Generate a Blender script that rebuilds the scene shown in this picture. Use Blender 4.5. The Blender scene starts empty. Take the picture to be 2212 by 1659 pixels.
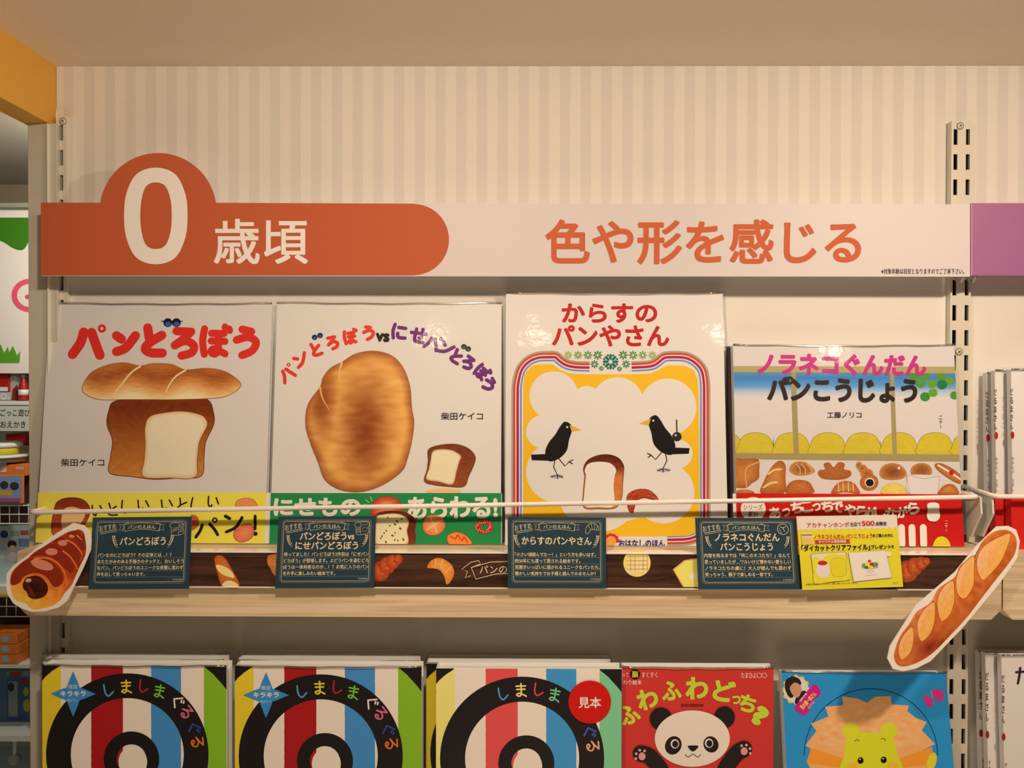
import bpy, bmesh, math, random
from mathutils import Vector, Matrix, noise
from mathutils.geometry import tessellate_polygon
random.seed(7)
C = bpy.context.scene.collection
sc = bpy.context.scene

# ------------------------------------------------------------------ camera, world, lamps, exposure
FPX = 1785.0
H = 1.50
ROT = (Matrix.Rotation(math.radians(0.42), 3, 'Z') @ Matrix.Rotation(math.radians(90 - 0.6), 3, 'X')
       @ Matrix.Rotation(math.radians(0.12), 3, 'Z'))
cam = bpy.data.cameras.new('camera')
cam.sensor_width = 36.0
cam.lens = 36.0 * FPX / 2212.0
cam.clip_start = 0.01
cam_ob = bpy.data.objects.new('camera', cam)
cam_ob.matrix_world = Matrix.Translation((0, 0, H)) @ ROT.to_4x4()
C.objects.link(cam_ob)
sc.camera = cam_ob
sc.view_settings.view_transform = 'Standard'
sc.view_settings.look = 'None'
sc.view_settings.gamma = 1.0
sc.view_settings.use_curve_mapping = False
sc.view_settings.exposure = 0.04

w = bpy.data.worlds.new('shop_ambient')
w.use_nodes = True
w.node_tree.nodes['Background'].inputs[0].default_value = (1.0, 0.64, 0.36, 1)
w.node_tree.nodes['Background'].inputs[1].default_value = 0.085
sc.world = w


def lamp(name, loc, size, power, col=(1.0, 0.745, 0.53), aim=None, spread=math.pi):
    d = bpy.data.lights.new(name, 'AREA')
    d.shape = 'DISK'
    d.size = size
    d.energy = power
    d.color = col
    d.spread = spread
    o = bpy.data.objects.new(name, d)
    o.location = loc
    if aim is not None:
        o.rotation_euler = (Vector(aim) - Vector(loc)).to_track_quat('-Z', 'Y').to_euler()
    C.objects.link(o)
    return o


lamp('downlight_lamp', (0.50, 0.30, H + 0.300), 0.045, 3.8, aim=(0.30, 0.62, H - 0.45))
lamp('downlight_lamp', (-0.08, 0.26, H + 0.300), 0.045, 2.85, aim=(-0.26, 0.62, H - 0.45))
lamp('floor_bounce', (0.1, 0.15, 0.35), 1.0, 5.2, col=(1.0, 0.66, 0.40), aim=(0.1, 0.15, H + 1.0))
lamp('aisle_fill', (-1.15, 2.45, H + 0.62), 0.12, 9.0, col=(1.0, 0.84, 0.66), aim=(-1.75, 3.0, H + 0.15))  # unseen lamp added to light the far aisle and its sign
lamp('aisle_fill', (-1.2, 1.9, H + 0.55), 0.3, 2.2, col=(1.0, 0.84, 0.66), aim=(-1.8, 2.9, H - 0.9))  # second added lamp, for the lower aisle shelves


# ------------------------------------------------------------------ colour and pixel helpers
def lin1(v):
    v = v / 255.0
    return v / 12.92 if v <= 0.04045 else ((v + 0.055) / 1.055) ** 2.4


def pc(r, g, b, W=(226, 202, 180)):
    """paint colour: what the photo shows, with the warm shop light taken out"""
    return tuple(min(0.9, max(0.004, lin1(v) / lin1(k) * 0.80)) for v, k in zip((r, g, b), W))


def ray(x, y):
    return ROT @ Vector(((x - 1106.0) / FPX, (829.5 - y) / FPX, -1.0))


CAM = Vector((0, 0, H))


class Plane:
    def __init__(s, Y, lean=0.0, z=0.0):
        a = math.radians(lean)
        s.n = Vector((0, -math.cos(a), math.sin(a)))
        s.up = Vector((0, math.sin(a), math.cos(a)))
        s.p0 = Vector((0, Y, H + z))

    def at(s, x, y, off=0.0):
        d = ray(x, y)
        p = s.p0 + s.n * off
        t = (p - CAM).dot(s.n) / d.dot(s.n)
        return CAM + d * t

    def moved(s, off):
        q = Plane(0)
        q.n, q.up, q.p0 = s.n, s.up, s.p0 + s.n * off
        return q


def P(x, y, Y):
    d = ray(x, y)
    return CAM + d * (Y / d.y)


# ------------------------------------------------------------------ materials
MATS = {}


def mat(name, col, rough=0.55, metal=0.0, grain=0.0, gscale=60.0, bump=0.0, emit=None, spec=0.5):
    if name in MATS:
        return MATS[name]
    m = bpy.data.materials.new(name)
    m.use_nodes = True
    nt = m.node_tree
    b = nt.nodes['Principled BSDF']
    b.inputs['Base Color'].default_value = (*col, 1)
    b.inputs['Roughness'].default_value = rough
    b.inputs['Metallic'].default_value = metal
    b.inputs['Specular IOR Level'].default_value = spec
    if grain or bump:
        tc = nt.nodes.new('ShaderNodeTexCoord')
        nz = nt.nodes.new('ShaderNodeTexNoise')
        nz.inputs['Scale'].default_value = gscale
        nz.inputs['Detail'].default_value = 4
        nt.links.new(tc.outputs['Object'], nz.inputs['Vector'])
        if grain:
            mx = nt.nodes.new('ShaderNodeMix')
            mx.data_type = 'RGBA'
            mx.inputs[6].default_value = (*[c * (1 - grain) for c in col], 1)
            mx.inputs[7].default_value = (*[min(1, c * (1 + grain)) for c in col], 1)
            nt.links.new(nz.outputs['Fac'], mx.inputs[0])
            nt.links.new(mx.outputs[2], b.inputs['Base Color'])
        if bump:
            bp = nt.nodes.new('ShaderNodeBump')
            bp.inputs['Strength'].default_value = bump
            bp.inputs['Distance'].default_value = 0.001
            nt.links.new(nz.outputs['Fac'], bp.inputs['Height'])
            nt.links.new(bp.outputs['Normal'], b.inputs['Normal'])
    if emit:
        b.inputs['Emission Color'].default_value = (*emit[0], 1)
        b.inputs['Emission Strength'].default_value = emit[1]
    MATS[name] = m
    return m


def ink_mat(name, rough, spec=0.4):
    m = mat(name, (1, 1, 1), rough, spec=spec)
    nt = m.node_tree
    a = nt.nodes.new('ShaderNodeAttribute')
    a.attribute_name = 'ink'
    nt.links.new(a.outputs['Color'], nt.nodes['Principled BSDF'].inputs['Base Color'])
    return m


INK = ink_mat('printed_paper', 0.6, 0.15)
GLOSS = ink_mat('glossy_print', 0.42, 0.2)


def film_mat(name, amount=0.06, tint=0.97, rough=0.06, bump=0.35, sc_=45.0, gain=0.55):
    m = bpy.data.materials.new(name)
    m.use_nodes = True
    nt = m.node_tree
    nt.nodes.clear()
    out = nt.nodes.new('ShaderNodeOutputMaterial')
    mx = nt.nodes.new('ShaderNodeMixShader')
    tr = nt.nodes.new('ShaderNodeBsdfTransparent')
    tr.inputs[0].default_value = (tint, tint, tint, 1)
    gl = nt.nodes.new('ShaderNodeBsdfGlossy')
    gl.inputs['Roughness'].default_value = rough
    fr = nt.nodes.new('ShaderNodeLayerWeight')
    fr.inputs['Blend'].default_value = 0.18
    ml = nt.nodes.new('ShaderNodeMath')
    ml.operation = 'MULTIPLY_ADD'
    ml.inputs[1].default_value = gain
    ml.inputs[2].default_value = amount
    ml.use_clamp = True
    nt.links.new(fr.outputs['Fresnel'], ml.inputs[0])
    nz = nt.nodes.new('ShaderNodeTexNoise')
    nz.inputs['Scale'].default_value = sc_
    nz.inputs['Detail'].default_value = 3
    tc = nt.nodes.new('ShaderNodeTexCoord')
    nt.links.new(tc.outputs['Object'], nz.inputs['Vector'])
    bp = nt.nodes.new('ShaderNodeBump')
    bp.inputs['Strength'].default_value = bump
    bp.inputs['Distance'].default_value = 0.002
    nt.links.new(nz.outputs['Fac'], bp.inputs['Height'])
    nt.links.new(bp.outputs['Normal'], gl.inputs['Normal'])
    nt.links.new(ml.outputs[0], mx.inputs[0])
    nt.links.new(tr.outputs[0], mx.inputs[1])
    nt.links.new(gl.outputs[0], mx.inputs[2])
    nt.links.new(mx.outputs[0], out.inputs[0])
    return m


FILM = film_mat('clear_film', 0.002, tint=0.985, rough=0.12, gain=0.05)
FOLD = film_mat('film_fold_glint', 0.32, tint=0.94, rough=0.12, bump=0.0, gain=0.8)  # extra reflective film for the added highlight along sleeve tops
ACRYL = film_mat('clear_acrylic', 0.004, 0.97, 0.08, 0.0, gain=0.12)


def wood_mat(name, c1, c2, scale=(1.6, 60, 60), rough=0.5):
    m = bpy.data.materials.new(name)
    m.use_nodes = True
    nt = m.node_tree
    b = nt.nodes['Principled BSDF']
    b.inputs['Roughness'].default_value = rough
    tc = nt.nodes.new('ShaderNodeTexCoord')
    mp = nt.nodes.new('ShaderNodeMapping')
    mp.inputs['Scale'].default_value = scale
    nz = nt.nodes.new('ShaderNodeTexNoise')
    nz.inputs['Scale'].default_value = 4
    nz.inputs['Detail'].default_value = 7
    nz.inputs['Roughness'].default_value = 0.62
    nz.inputs['Distortion'].default_value = 0.5
    rp = nt.nodes.new('ShaderNodeValToRGB')
    rp.color_ramp.elements[0].position = 0.36
    rp.color_ramp.elements[0].color = (*c1, 1)
    rp.color_ramp.elements[1].position = 0.62
    rp.color_ramp.elements[1].color = (*c2, 1)
    nt.links.new(tc.outputs['Object'], mp.inputs[0])
    nt.links.new(mp.outputs[0], nz.inputs['Vector'])
    nt.links.new(nz.outputs['Fac'], rp.inputs[0])
    nt.links.new(rp.outputs[0], b.inputs['Base Color'])
    MATS[name] = m
    return m


OAK = wood_mat('pale_oak', pc(198, 160, 118), pc(224, 188, 144))
DARKWOOD = wood_mat('dark_wood_print', pc(44, 24, 16), pc(84, 50, 34), (3.0, 26, 40), 0.35)
WHITEMETAL = mat('ivory_powder_coat', pc(214, 191, 162), 0.38, grain=0.03)
RODMAT = mat('cream_coated_wire', pc(244, 228, 200), 0.3)
WHITEBOARD = mat('white_board', pc(206, 184, 170), 0.5)
DARKSLOT = mat('slot_shadow_metal', (0.02, 0.018, 0.016), 0.6)  # near-black colour stands in for shade in slots and screw recesses
STEEL = mat('painted_screw', pc(204, 184, 156), 0.4)
PAGES = mat('page_edges', pc(222, 204, 180), 0.8, grain=0.10, gscale=900)
COVERW = mat('white_cover_board', pc(226, 208, 194), 0.4)
BLACKC = mat('black_cover_board', (0.02, 0.017, 0.015), 0.4)


# ------------------------------------------------------------------ object helpers
def wloc(o):
    v = Vector((0, 0, 0))
    while o is not None:
        v += o.location
        o = o.parent
    return v


def tag(o, label=None, cat=None, group=None, kind=None):
    if label:
        o['label'] = label
    if cat:
        o['category'] = cat
    if group:
        o['group'] = group
    if kind:
        o['kind'] = kind
    return o


def thing(name, loc, label, cat, group=None):
    o = bpy.data.objects.new(name, None)
    o.empty_display_size = 0.02
    o.location = loc
    C.objects.link(o)
    return tag(o, label, cat, group)


def mesh_obj(name, verts, faces, m, parent=None, smooth=False):
    """verts are world coordinates; the object is placed at its parent or at its own base"""
    if parent is None:
        xs = [v[0] for v in verts]
        ys = [v[1] for v in verts]
        zs = [v[2] for v in verts]
        base = Vector(((min(xs) + max(xs)) / 2, (min(ys) + max(ys)) / 2, min(zs)))
    else:
        base = wloc(parent)
    me = bpy.data.meshes.new(name)
    me.from_pydata([tuple(Vector(v) - base) for v in verts], [], faces)
    me.materials.append(m)
    if smooth:
        me.polygons.foreach_set('use_smooth', [True] * len(me.polygons))
    o = bpy.data.objects.new(name, me)
    if parent is None:
        o.location = base
    else:
        o.parent = parent
    C.objects.link(o)
    return o


class MB:
    """collects boxes, tubes and prisms in world coordinates"""

    def __init__(s):
        s.bm = bmesh.new()

    def obox(s, o, ex, ey, ez, bevel=0.0, seg=2):
        vs = []
        for k in (0, 1):
            for j in (0, 1):
                for i in (0, 1):
                    vs.append(s.bm.verts.new(Vector(o) + ex * i + ey * j + ez * k))
        fs = [(0, 2, 3, 1), (4, 5, 7, 6), (0, 1, 5, 4), (2, 6, 7, 3), (0, 4, 6, 2), (1, 3, 7, 5)]
        nf = [s.bm.faces.new([vs[i] for i in f]) for f in fs]
        bmesh.ops.recalc_face_normals(s.bm, faces=nf)
        if bevel > 0:
            es = list({e for f in nf for e in f.edges})
            bmesh.ops.bevel(s.bm, geom=es, offset=bevel, segments=seg, profile=0.5, affect='EDGES')
        return s

    def box(s, a, b, bevel=0.0, seg=2):
        a, b = Vector(a), Vector(b)
        lo = Vector((min(a.x, b.x), min(a.y, b.y), min(a.z, b.z)))
        hi = Vector((max(a.x, b.x), max(a.y, b.y), max(a.z, b.z)))
        d = hi - lo
        return s.obox(lo, Vector((d.x, 0, 0)), Vector((0, d.y, 0)), Vector((0, 0, d.z)), bevel, seg)

    def tube(s, pts, r, n=10):
        pts = [Vector(p) for p in pts]
        rings = []
        up = Vector((0, 0, 1))
        for i, p in enumerate(pts):
            if i == 0:
                t = pts[1] - p
            elif i == len(pts) - 1:
                t = p - pts[i - 1]
            else:
                t = (pts[i + 1] - p).normalized() + (p - pts[i - 1]).normalized()
            t.normalize()
            u = up if abs(t.dot(up)) < 0.95 else Vector((1, 0, 0))
            a = t.cross(u).normalized()
            b = t.cross(a).normalized()
            rings.append([s.bm.verts.new(p + (a * math.cos(q * 2 * math.pi / n) + b * math.sin(q * 2 * math.pi / n)) * r)
                          for q in range(n)])
        for i in range(len(rings) - 1):
            for q in range(n):
                f = s.bm.faces.new((rings[i][q], rings[i][(q + 1) % n], rings[i + 1][(q + 1) % n], rings[i + 1][q]))
                f.smooth = True
        s.bm.faces.new(rings[0][::-1])
        s.bm.faces.new(rings[-1])
        return s

    def prism(s, pts, vec):
        """pts: planar outline (world), extruded by vec"""
        a = [s.bm.verts.new(Vector(p)) for p in pts]
        b = [s.bm.verts.new(Vector(p) + vec) for p in pts]
        n = len(pts)
        nf = []
        for i in range(n):
            nf.append(s.bm.faces.new((a[i], a[(i + 1) % n], b[(i + 1) % n], b[i])))
        tri = tessellate_polygon([[Vector(p) for p in pts]])
        for t in tri:
            nf.append(s.bm.faces.new([a[i] for i in t]))
            nf.append(s.bm.faces.new([b[i] for i in t][::-1]))
        bmesh.ops.recalc_face_normals(s.bm, faces=nf)
        return s

    def build(s, name, m, parent=None, smooth=False):
        me = bpy.data.meshes.new(name)
        base = wloc(parent) if parent is not None else None
        if base is None:
            co = [v.co for v in s.bm.verts]
            base = Vector(((min(c.x for c in co) + max(c.x for c in co)) / 2,
                           (min(c.y for c in co) + max(c.y for c in co)) / 2, min(c.z for c in co)))
        for v in s.bm.verts:
            v.co -= base
        s.bm.to_mesh(me)
        s.bm.free()
        me.materials.append(m)
        if smooth:
            me.polygons.foreach_set('use_smooth', [True] * len(me.polygons))
        o = bpy.data.objects.new(name, me)
        if parent is None:
            o.location = base
        else:
            o.parent = parent
        C.objects.link(o)
        return o


def pxbox(x0, y0, x1, y1, Y, depth, bevel=0.0, mb=None):
    """an upright box whose front face covers these photo pixels at distance Y and runs back by depth"""
    xm, ym = (x0 + x1) / 2, (y0 + y1) / 2
    a = Vector((P(x0, ym, Y).x, Y, P(xm, y0, Y).z))
    b = Vector((P(x1, ym, Y).x, Y + depth, P(xm, y1, Y).z))
    mb = mb or MB()
    return mb.box(a, b, bevel)


# ------------------------------------------------------------------ flat print: shapes of ink on a surface
TXT = {}


def text_mesh(s, bold, res=3):
    k = (s, bold, res)
    if k not in TXT:
        cu = bpy.data.curves.new('lettering', 'FONT')
        cu.body = s
        cu.offset = bold
        cu.resolution_u = res
        cu.fill_mode = 'FRONT'
        o = bpy.data.objects.new('lettering', cu)
        C.objects.link(o)
        dg = bpy.context.evaluated_depsgraph_get()
        me = bpy.data.meshes.new_from_object(o.evaluated_get(dg))
        vs = [(v.co.x, v.co.y) for v in me.vertices]
        fs = [tuple(p.vertices) for p in me.polygons]
        C.objects.unlink(o)
        bpy.data.objects.remove(o)
        bpy.data.curves.remove(cu)
        bpy.data.meshes.remove(me)
        TXT[k] = (vs, fs)
    return TXT[k]


def catmull(pts, k=5, closed=False):
    n = len(pts)
    if n < 3:
        return list(pts)
    out = []
    rng = range(n) if closed else range(n - 1)
    for i in rng:
        p0 = pts[(i - 1) % n] if closed or i > 0 else pts[0]
        p1, p2 = pts[i], pts[(i + 1) % n]
        p3 = pts[(i + 2) % n] if closed or i + 2 < n else pts[-1]
        for j in range(k):
            t = j / k
            out.append(tuple(0.5 * (2 * b + (c - a) * t + (2 * a - 5 * b + 4 * c - d) * t * t + (3 * b - a - 3 * c + d) * t ** 3)
                             for a, b, c, d in zip(p0, p1, p2, p3)))
    if not closed:
        out.append(tuple(pts[-1]))
    return out


KANA = {
    'パ': [[(36, 28), (28, 60), (6, 96)], [(60, 28), (72, 58), (88, 94)], 'ring', (90, 14, 11)],
    'ン': [[(14, 26), (34, 40)], [(14, 90), (52, 74), (90, 26)]],
    'ど': [[(26, 6), (34, 48)], [(76, 30), (34, 58), (20, 80), (40, 92), (80, 92)], 'dots', (74, 8), (92, 14)],
    'と': [[(28, 6), (36, 48)], [(78, 30), (34, 58), (20, 80), (40, 92), (82, 92)]],
    'ろ': [[(24, 14), (74, 14)], [(74, 14), (50, 38), (20, 62)], [(20, 62), (54, 46), (84, 60), (78, 84), (44, 96)]],
    'ぼ': [[(14, 8), (9, 50), (16, 94)], [(38, 22), (80, 22)], [(38, 48), (84, 48)],
          [(62, 22), (62, 78), (50, 92), (38, 84), (50, 74), (86, 90)], 'dots', (84, 2), (98, 8)],
    'う': [[(34, 8), (66, 14)], [(16, 46), (56, 34), (84, 50), (72, 80), (38, 98)]],
    'に': [[(16, 8), (9, 50), (16, 94)], [(42, 24), (86, 24)], [(40, 62), (48, 86), (90, 86)]],
    'せ': [[(4, 42), (96, 34)], [(72, 8), (72, 62), (60, 66)], [(32, 14), (32, 78), (48, 92), (88, 90)]],
    'し': [[(28, 4), (24, 66), (44, 94), (84, 70)]],
    'ま': [[(16, 20), (84, 20)], [(20, 44), (80, 44)], [(52, 2), (52, 76), (38, 94), (18, 84), (34, 72), (60, 80), (88, 96)]],
    'ぐ': [[(72, 4), (26, 50)], [(26, 50), (72, 96)], [(76, 22), (84, 36)], [(92, 14), (100, 28)]],
    'る': [[(22, 10), (76, 10)], [(76, 10), (50, 34), (16, 60)], [(16, 60), (52, 44), (84, 60), (76, 88), (52, 96), (36, 86), (48, 74), (64, 84)]],
    'い': [[(16, 14), (18, 68), (34, 88), (44, 72)], [(72, 20), (90, 62)]],
}


class Art:
    """ink shapes in photo pixels laid on a plane (or on a card through its four corners)"""
    STEP = 8e-6

    def __init__(s, plane, W=(226, 202, 180), quad=None, size=(1, 1), off=0.0004):
        s.pl, s.W, s.q, s.sz, s.z = plane, W, quad, size, off
        s.v, s.f, s.c = [], [], []
        s.tf = None

    def col(s, c):
        return pc(*c, W=s.W)

    def mp(s, x, y, dz=0.0):
        if s.tf:
            x, y = s.tf(x, y)
        if s.q:
            u, v = x / s.sz[0], y / s.sz[1]
            (ax, ay), (bx, by), (cx, cy), (dx, dy) = s.q
            x = (ax * (1 - u) + bx * u) * (1 - v) + (dx * (1 - u) + cx * u) * v
            y = (ay * (1 - u) + by * u) * (1 - v) + (dy * (1 - u) + cy * u) * v
        return s.pl.at(x, y, s.z + dz)

    def step(s, k=1):
        s.z += s.STEP * k

    def put(s, pts, faces, cols, dz=None):
        b = len(s.v)
        for i, p in enumerate(pts):
            s.v.append(s.mp(p[0], p[1], dz[i] if dz else 0.0))
            s.c.append(cols[i] if isinstance(cols, list) else cols)
        s.f += [tuple(b + i for i in f) for f in faces]

    def poly(s, pts, c, step=True):
        tri = tessellate_polygon([[Vector((p[0], p[1], 0)) for p in pts]])
        s.put(pts, tri, s.col(c))
        if step:
            s.step()

    def rect(s, x0, y0, x1, y1, c):
        s.put([(x0, y0), (x1, y0), (x1, y1), (x0, y1)], [(0, 1, 2, 3)], s.col(c))
        s.step()

    def ell(s, cx, cy, rx, ry, c, rot=0, n=36, step=True):
        r = math.radians(rot)
        pts = [(cx + rx * math.cos(t) * math.cos(r) - ry * math.sin(t) * math.sin(r),
                cy + rx * math.cos(t) * math.sin(r) + ry * math.sin(t) * math.cos(r))
               for t in [i * 2 * math.pi / n for i in range(n)]]
        s.put(pts, [tuple(range(n))], s.col(c))
        if step:
            s.step()

    def ring(s, cx, cy, r0, r1, c, a0=0, a1=360, n=48, ky=1.0):
        pts, fs = [], []
        for i in range(n + 1):
            t = math.radians(a0 + (a1 - a0) * i / n)
            pts.append((cx + r0 * math.cos(t), cy + r0 * math.sin(t) * ky))
            pts.append((cx + r1 * math.cos(t), cy + r1 * math.sin(t) * ky))
        for i in range(n):
            fs.append((2 * i, 2 * i + 1, 2 * i + 3, 2 * i + 2))
        s.put(pts, fs, s.col(c))
        s.step()

    def smooth(s, pts, c, k=5):
        s.poly(catmull(pts, k, True), c)

    def grad(s, pts, fn, rings=10, k=5, smooth=True, centre=None, line=None, lw=1.5):
        """painted patch: colour comes from fn(x, y, edge) with edge 0 in the middle and 1 on the outline"""
        o = catmull(pts, k, True) if smooth else pts
        n = len(o)
        cx = centre[0] if centre else sum(p[0] for p in o) / n
        cy = centre[1] if centre else sum(p[1] for p in o) / n
        vs, cs, fs = [(cx, cy)], [s.col(fn(cx, cy, 0.0))], []
        for r in range(1, rings + 1):
            e = (r / rings) ** 0.8
            for p in o:
                x, y = cx + (p[0] - cx) * e, cy + (p[1] - cy) * e
                vs.append((x, y))
                cs.append(s.col(fn(x, y, e)))
        for i in range(n):
            fs.append((0, 1 + i, 1 + (i + 1) % n))
        for r in range(rings - 1):
            for i in range(n):
                a = 1 + r * n
                fs.append((a + i, a + (i + 1) % n, a + n + (i + 1) % n, a + n + i))
        s.put(vs, fs, cs)
        s.step()
        if line:
            s.stroke(o + [o[0]], lw, line, smooth=False)

    def stroke(s, pts, wd, c, smooth=True, shift=0.0, cap=True, k=6, step=True, w1=None):
        p = catmull(pts, k) if smooth else list(pts)
        q = [p[0]]
        for a in p[1:]:
            if math.hypot(a[0] - q[-1][0], a[1] - q[-1][1]) > 1e-3:
                q.append(a)
        p = q
        n = len(p)
        if n < 2:
            return
        L, R, N = [], [], []
        for i in range(n):
            a, b = p[max(0, i - 1)], p[min(n - 1, i + 1)]
            tx, ty = b[0] - a[0], b[1] - a[1]
            l = math.hypot(tx, ty) or 1
            nx, ny = -ty / l, tx / l
            N.append((nx, ny))
            h = wd / 2 if w1 is None else (wd + (w1 - wd) * i / (n - 1)) / 2
            L.append((p[i][0] + nx * (shift + h), p[i][1] + ny * (shift + h)))
            R.append((p[i][0] + nx * (shift - h), p[i][1] + ny * (shift - h)))
        vs, dz, fs = [], [], []
        for i in range(n):
            vs += [L[i], R[i]]
            dz += [s.STEP * 0.8 * i / n] * 2
        for i in range(n - 1):
            fs.append((2 * i, 2 * i + 1, 2 * i + 3, 2 * i + 2))
        if cap:
            for i, sg in ((0, -1), (n - 1, 1)):
                h = math.hypot(L[i][0] - R[i][0], L[i][1] - R[i][1]) / 2
                cx, cy = (L[i][0] + R[i][0]) / 2, (L[i][1] + R[i][1]) / 2
                nx, ny = N[i]
                tx, ty = ny * sg, -nx * sg
                b = len(vs)
                for j in range(7):
                    t = math.pi * j / 6
                    vs.append((cx + h * (nx * math.cos(t) + tx * math.sin(t)), cy + h * (ny * math.cos(t) + ty * math.sin(t))))
                    dz.append(s.STEP * 0.8 * i / n)
                fs.append(tuple(range(b, b + 7)))
        s.put(vs, fs, s.col(c), dz)
        if step:
            s.step()

    def kana(s, ch, cx, cy, sz, wd, c, rot=0, dots=True, sx=1.0):
        """one hand-lettered character with thick round strokes"""
        r = math.radians(rot)

        def m(p):
            x, y = (p[0] - 50) / 100 * sz * sx, (p[1] - 50) / 100 * sz
            return (cx + x * math.cos(r) - y * math.sin(r), cy + x * math.sin(r) + y * math.cos(r))
        it = iter(KANA[ch])
        for g in it:
            if g == 'ring':
                q = next(it)
                a = m(q)
                s.ring(a[0], a[1], q[2] / 100 * sz * 0.42, q[2] / 100 * sz * 1.15, c, n=20)
            elif g == 'dots':
                for q in (next(it), next(it)):
                    if dots:
                        a = m(q)
                        s.ell(a[0], a[1], wd * 0.5, wd * 0.62, c, rot - 20, 14)
            else:
                s.stroke([m(p) for p in g], wd, c)

    def text(s, t, x0, y0, x1, y1, c, bold=0.0, rot=0.0, arc=0.0):
        vs, fs = text_mesh(t, 0.0, 8 if (y1 - y0) > 20 else 3)
        if not vs:
            return
        ax, bx = min(v[0] for v in vs), max(v[0] for v in vs)
        ay, by = min(v[1] for v in vs), max(v[1] for v in vs)
        r = math.radians(rot)
        cx, cy = (x0 + x1) / 2, (y0 + y1) / 2
        out = []
        em = (x1 - x0) / (bx - ax)
        for v in vs:
            u = (v[0] - ax) / (bx - ax) - 0.5
            k = 0.5 - (v[1] - ay) / (by - ay)
            x, y = u * (x1 - x0), k * (y1 - y0) + arc * (4 * u * u)
            out.append((cx + x * math.cos(r) - y * math.sin(r), cy + x * math.sin(r) + y * math.cos(r)))
        big = (y1 - y0) > 20 and bold >= 0.02
        nd = 18 if big else (8 if bold >= 0.03 else 4)
        cc = s.col(c)
        s.put(out, fs, cc)
        if bold > 0:
            for i in range(nd):
                t_ = 2 * math.pi * (i + 0.5) / nd
                dx, dy = em * bold * math.cos(t_), em * bold * math.sin(t_)
                s.z += s.STEP * 0.4
                s.put([(p[0] + dx, p[1] + dy) for p in out], fs, cc)
        s.step()

    def vtext(s, t, x, y0, y1, wd, c, bold=0.0, rot=0.0):
        n = len(t)
        h = (y1 - y0) / n
        for i, ch in enumerate(t):
            if ch == ' ':
                continue
            if ch == 'ー':
                s.rect(x - wd * 0.06, y0 + h * (i + 0.1), x + wd * 0.06, y0 + h * (i + 0.85), c)
            else:
                s.text(ch, x - wd / 2, y0 + h * (i + 0.1), x + wd / 2, y0 + h * (i + 0.85), c, bold, rot)

    def build(s, name, parent, m=INK, label=None):
        if not s.v:
            return None
        base = wloc(parent)
        me = bpy.data.meshes.new(name)
        me.from_pydata([tuple(v - base) for v in s.v], [], s.f)
        at = me.color_attributes.new('ink', 'FLOAT_COLOR', 'POINT')
        fl = []
        for c in s.c:
            fl += [c[0], c[1], c[2], 1.0]
        at.data.foreach_set('color', fl)
        # every ink face looks along the surface normal
        bm = bmesh.new()
        bm.from_mesh(me)
        for f in bm.faces:
            f.normal_update()
            if f.normal.dot(s.pl.n) < 0:
                f.normal_flip()
        bm.to_mesh(me)
        bm.free()
        me.materials.append(m)
        o = bpy.data.objects.new(name, me)
        o.parent = parent
        C.objects.link(o)
        if label:
            o['label'] = label
        return o


def lerp(a, b, t):
    t = max(0.0, min(1.0, t))
    return tuple(x + (y - x) * t for x, y in zip(a, b))


def ramp(t, *st):
    """st: (pos, colour) ..."""
    if t <= st[0][0]:
        return st[0][1]
    for (a, ca), (b, cb) in zip(st, st[1:]):
        if t <= b:
            return lerp(ca, cb, (t - a) / (b - a))
    return st[-1][1]


def brush(c, x, y, amt=14, fx=0.08, fy=0.25):
    n = noise.noise(Vector((x * fx, y * fy, 3.1))) * amt
    return tuple(max(0, min(255, v + n)) for v in c)


# ================================================================== SETTING
YW = 0.825          # wallpaper
YF = 0.756          # shelf front
zc = P(1106, 143, YW).z
XL = P(122, 210, YW).x
zsh = P(1100, 1195, YF).z      # top of the display shelf at its front edge
zshb = P(1100, 1334, YF).z

# wallpaper with tone-on-tone stripes
m = bpy.data.materials.new('striped_wallpaper')
m.use_nodes = True
nt = m.node_tree
b = nt.nodes['Principled BSDF']
b.inputs['Roughness'].default_value = 0.6
tc = nt.nodes.new('ShaderNodeTexCoord')
sp = nt.nodes.new('ShaderNodeSeparateXYZ')
nz = nt.nodes.new('ShaderNodeTexNoise')
nz.inputs['Scale'].default_value = 120
nz.inputs['Detail'].default_value = 3
nt.links.new(tc.outputs['Object'], sp.inputs[0])
nt.links.new(tc.outputs['Object'], nz.inputs['Vector'])


def mth(op, *ins):
    n_ = nt.nodes.new('ShaderNodeMath')
    n_.operation = op
    for i, v in enumerate(ins):
        if isinstance(v, (int, float)):
            n_.inputs[i].default_value = v
        else:
            nt.links.new(v, n_.inputs[i])
    return n_.outputs[0]


wob = mth('MULTIPLY', mth('SUBTRACT', nz.outputs['Fac'], 0.5), 0.05)
ph = mth('FRACT', mth('ADD', mth('ADD', mth('DIVIDE', sp.outputs['X'], 0.02065), 99.564), wob))
st1 = mth('SMOOTH_MIN', mth('MULTIPLY', mth('ABSOLUTE', mth('SUBTRACT', ph, 0.5)), 1.0), 1.0, 0.0)
fac = nt.nodes.new('ShaderNodeMapRange')
fac.inputs[1].default_value = 0.235
fac.inputs[2].default_value = 0.265
nt.links.new(st1, fac.inputs[0])
mx = nt.nodes.new('ShaderNodeMix')
mx.data_type = 'RGBA'
mx.inputs[6].default_value = (*pc(213, 192, 170), 1)
mx.inputs[7].default_value = (*pc(224, 201, 177), 1)
nt.links.new(fac.outputs[0], mx.inputs[0])
nt.links.new(mx.outputs[2], b.inputs['Base Color'])
bp = nt.nodes.new('ShaderNodeBump')
bp.inputs['Strength'].default_value = 0.25
bp.inputs['Distance'].default_value = 0.0006
wv = nt.nodes.new('ShaderNodeTexNoise')
wv.inputs['Scale'].default_value = 700
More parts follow.
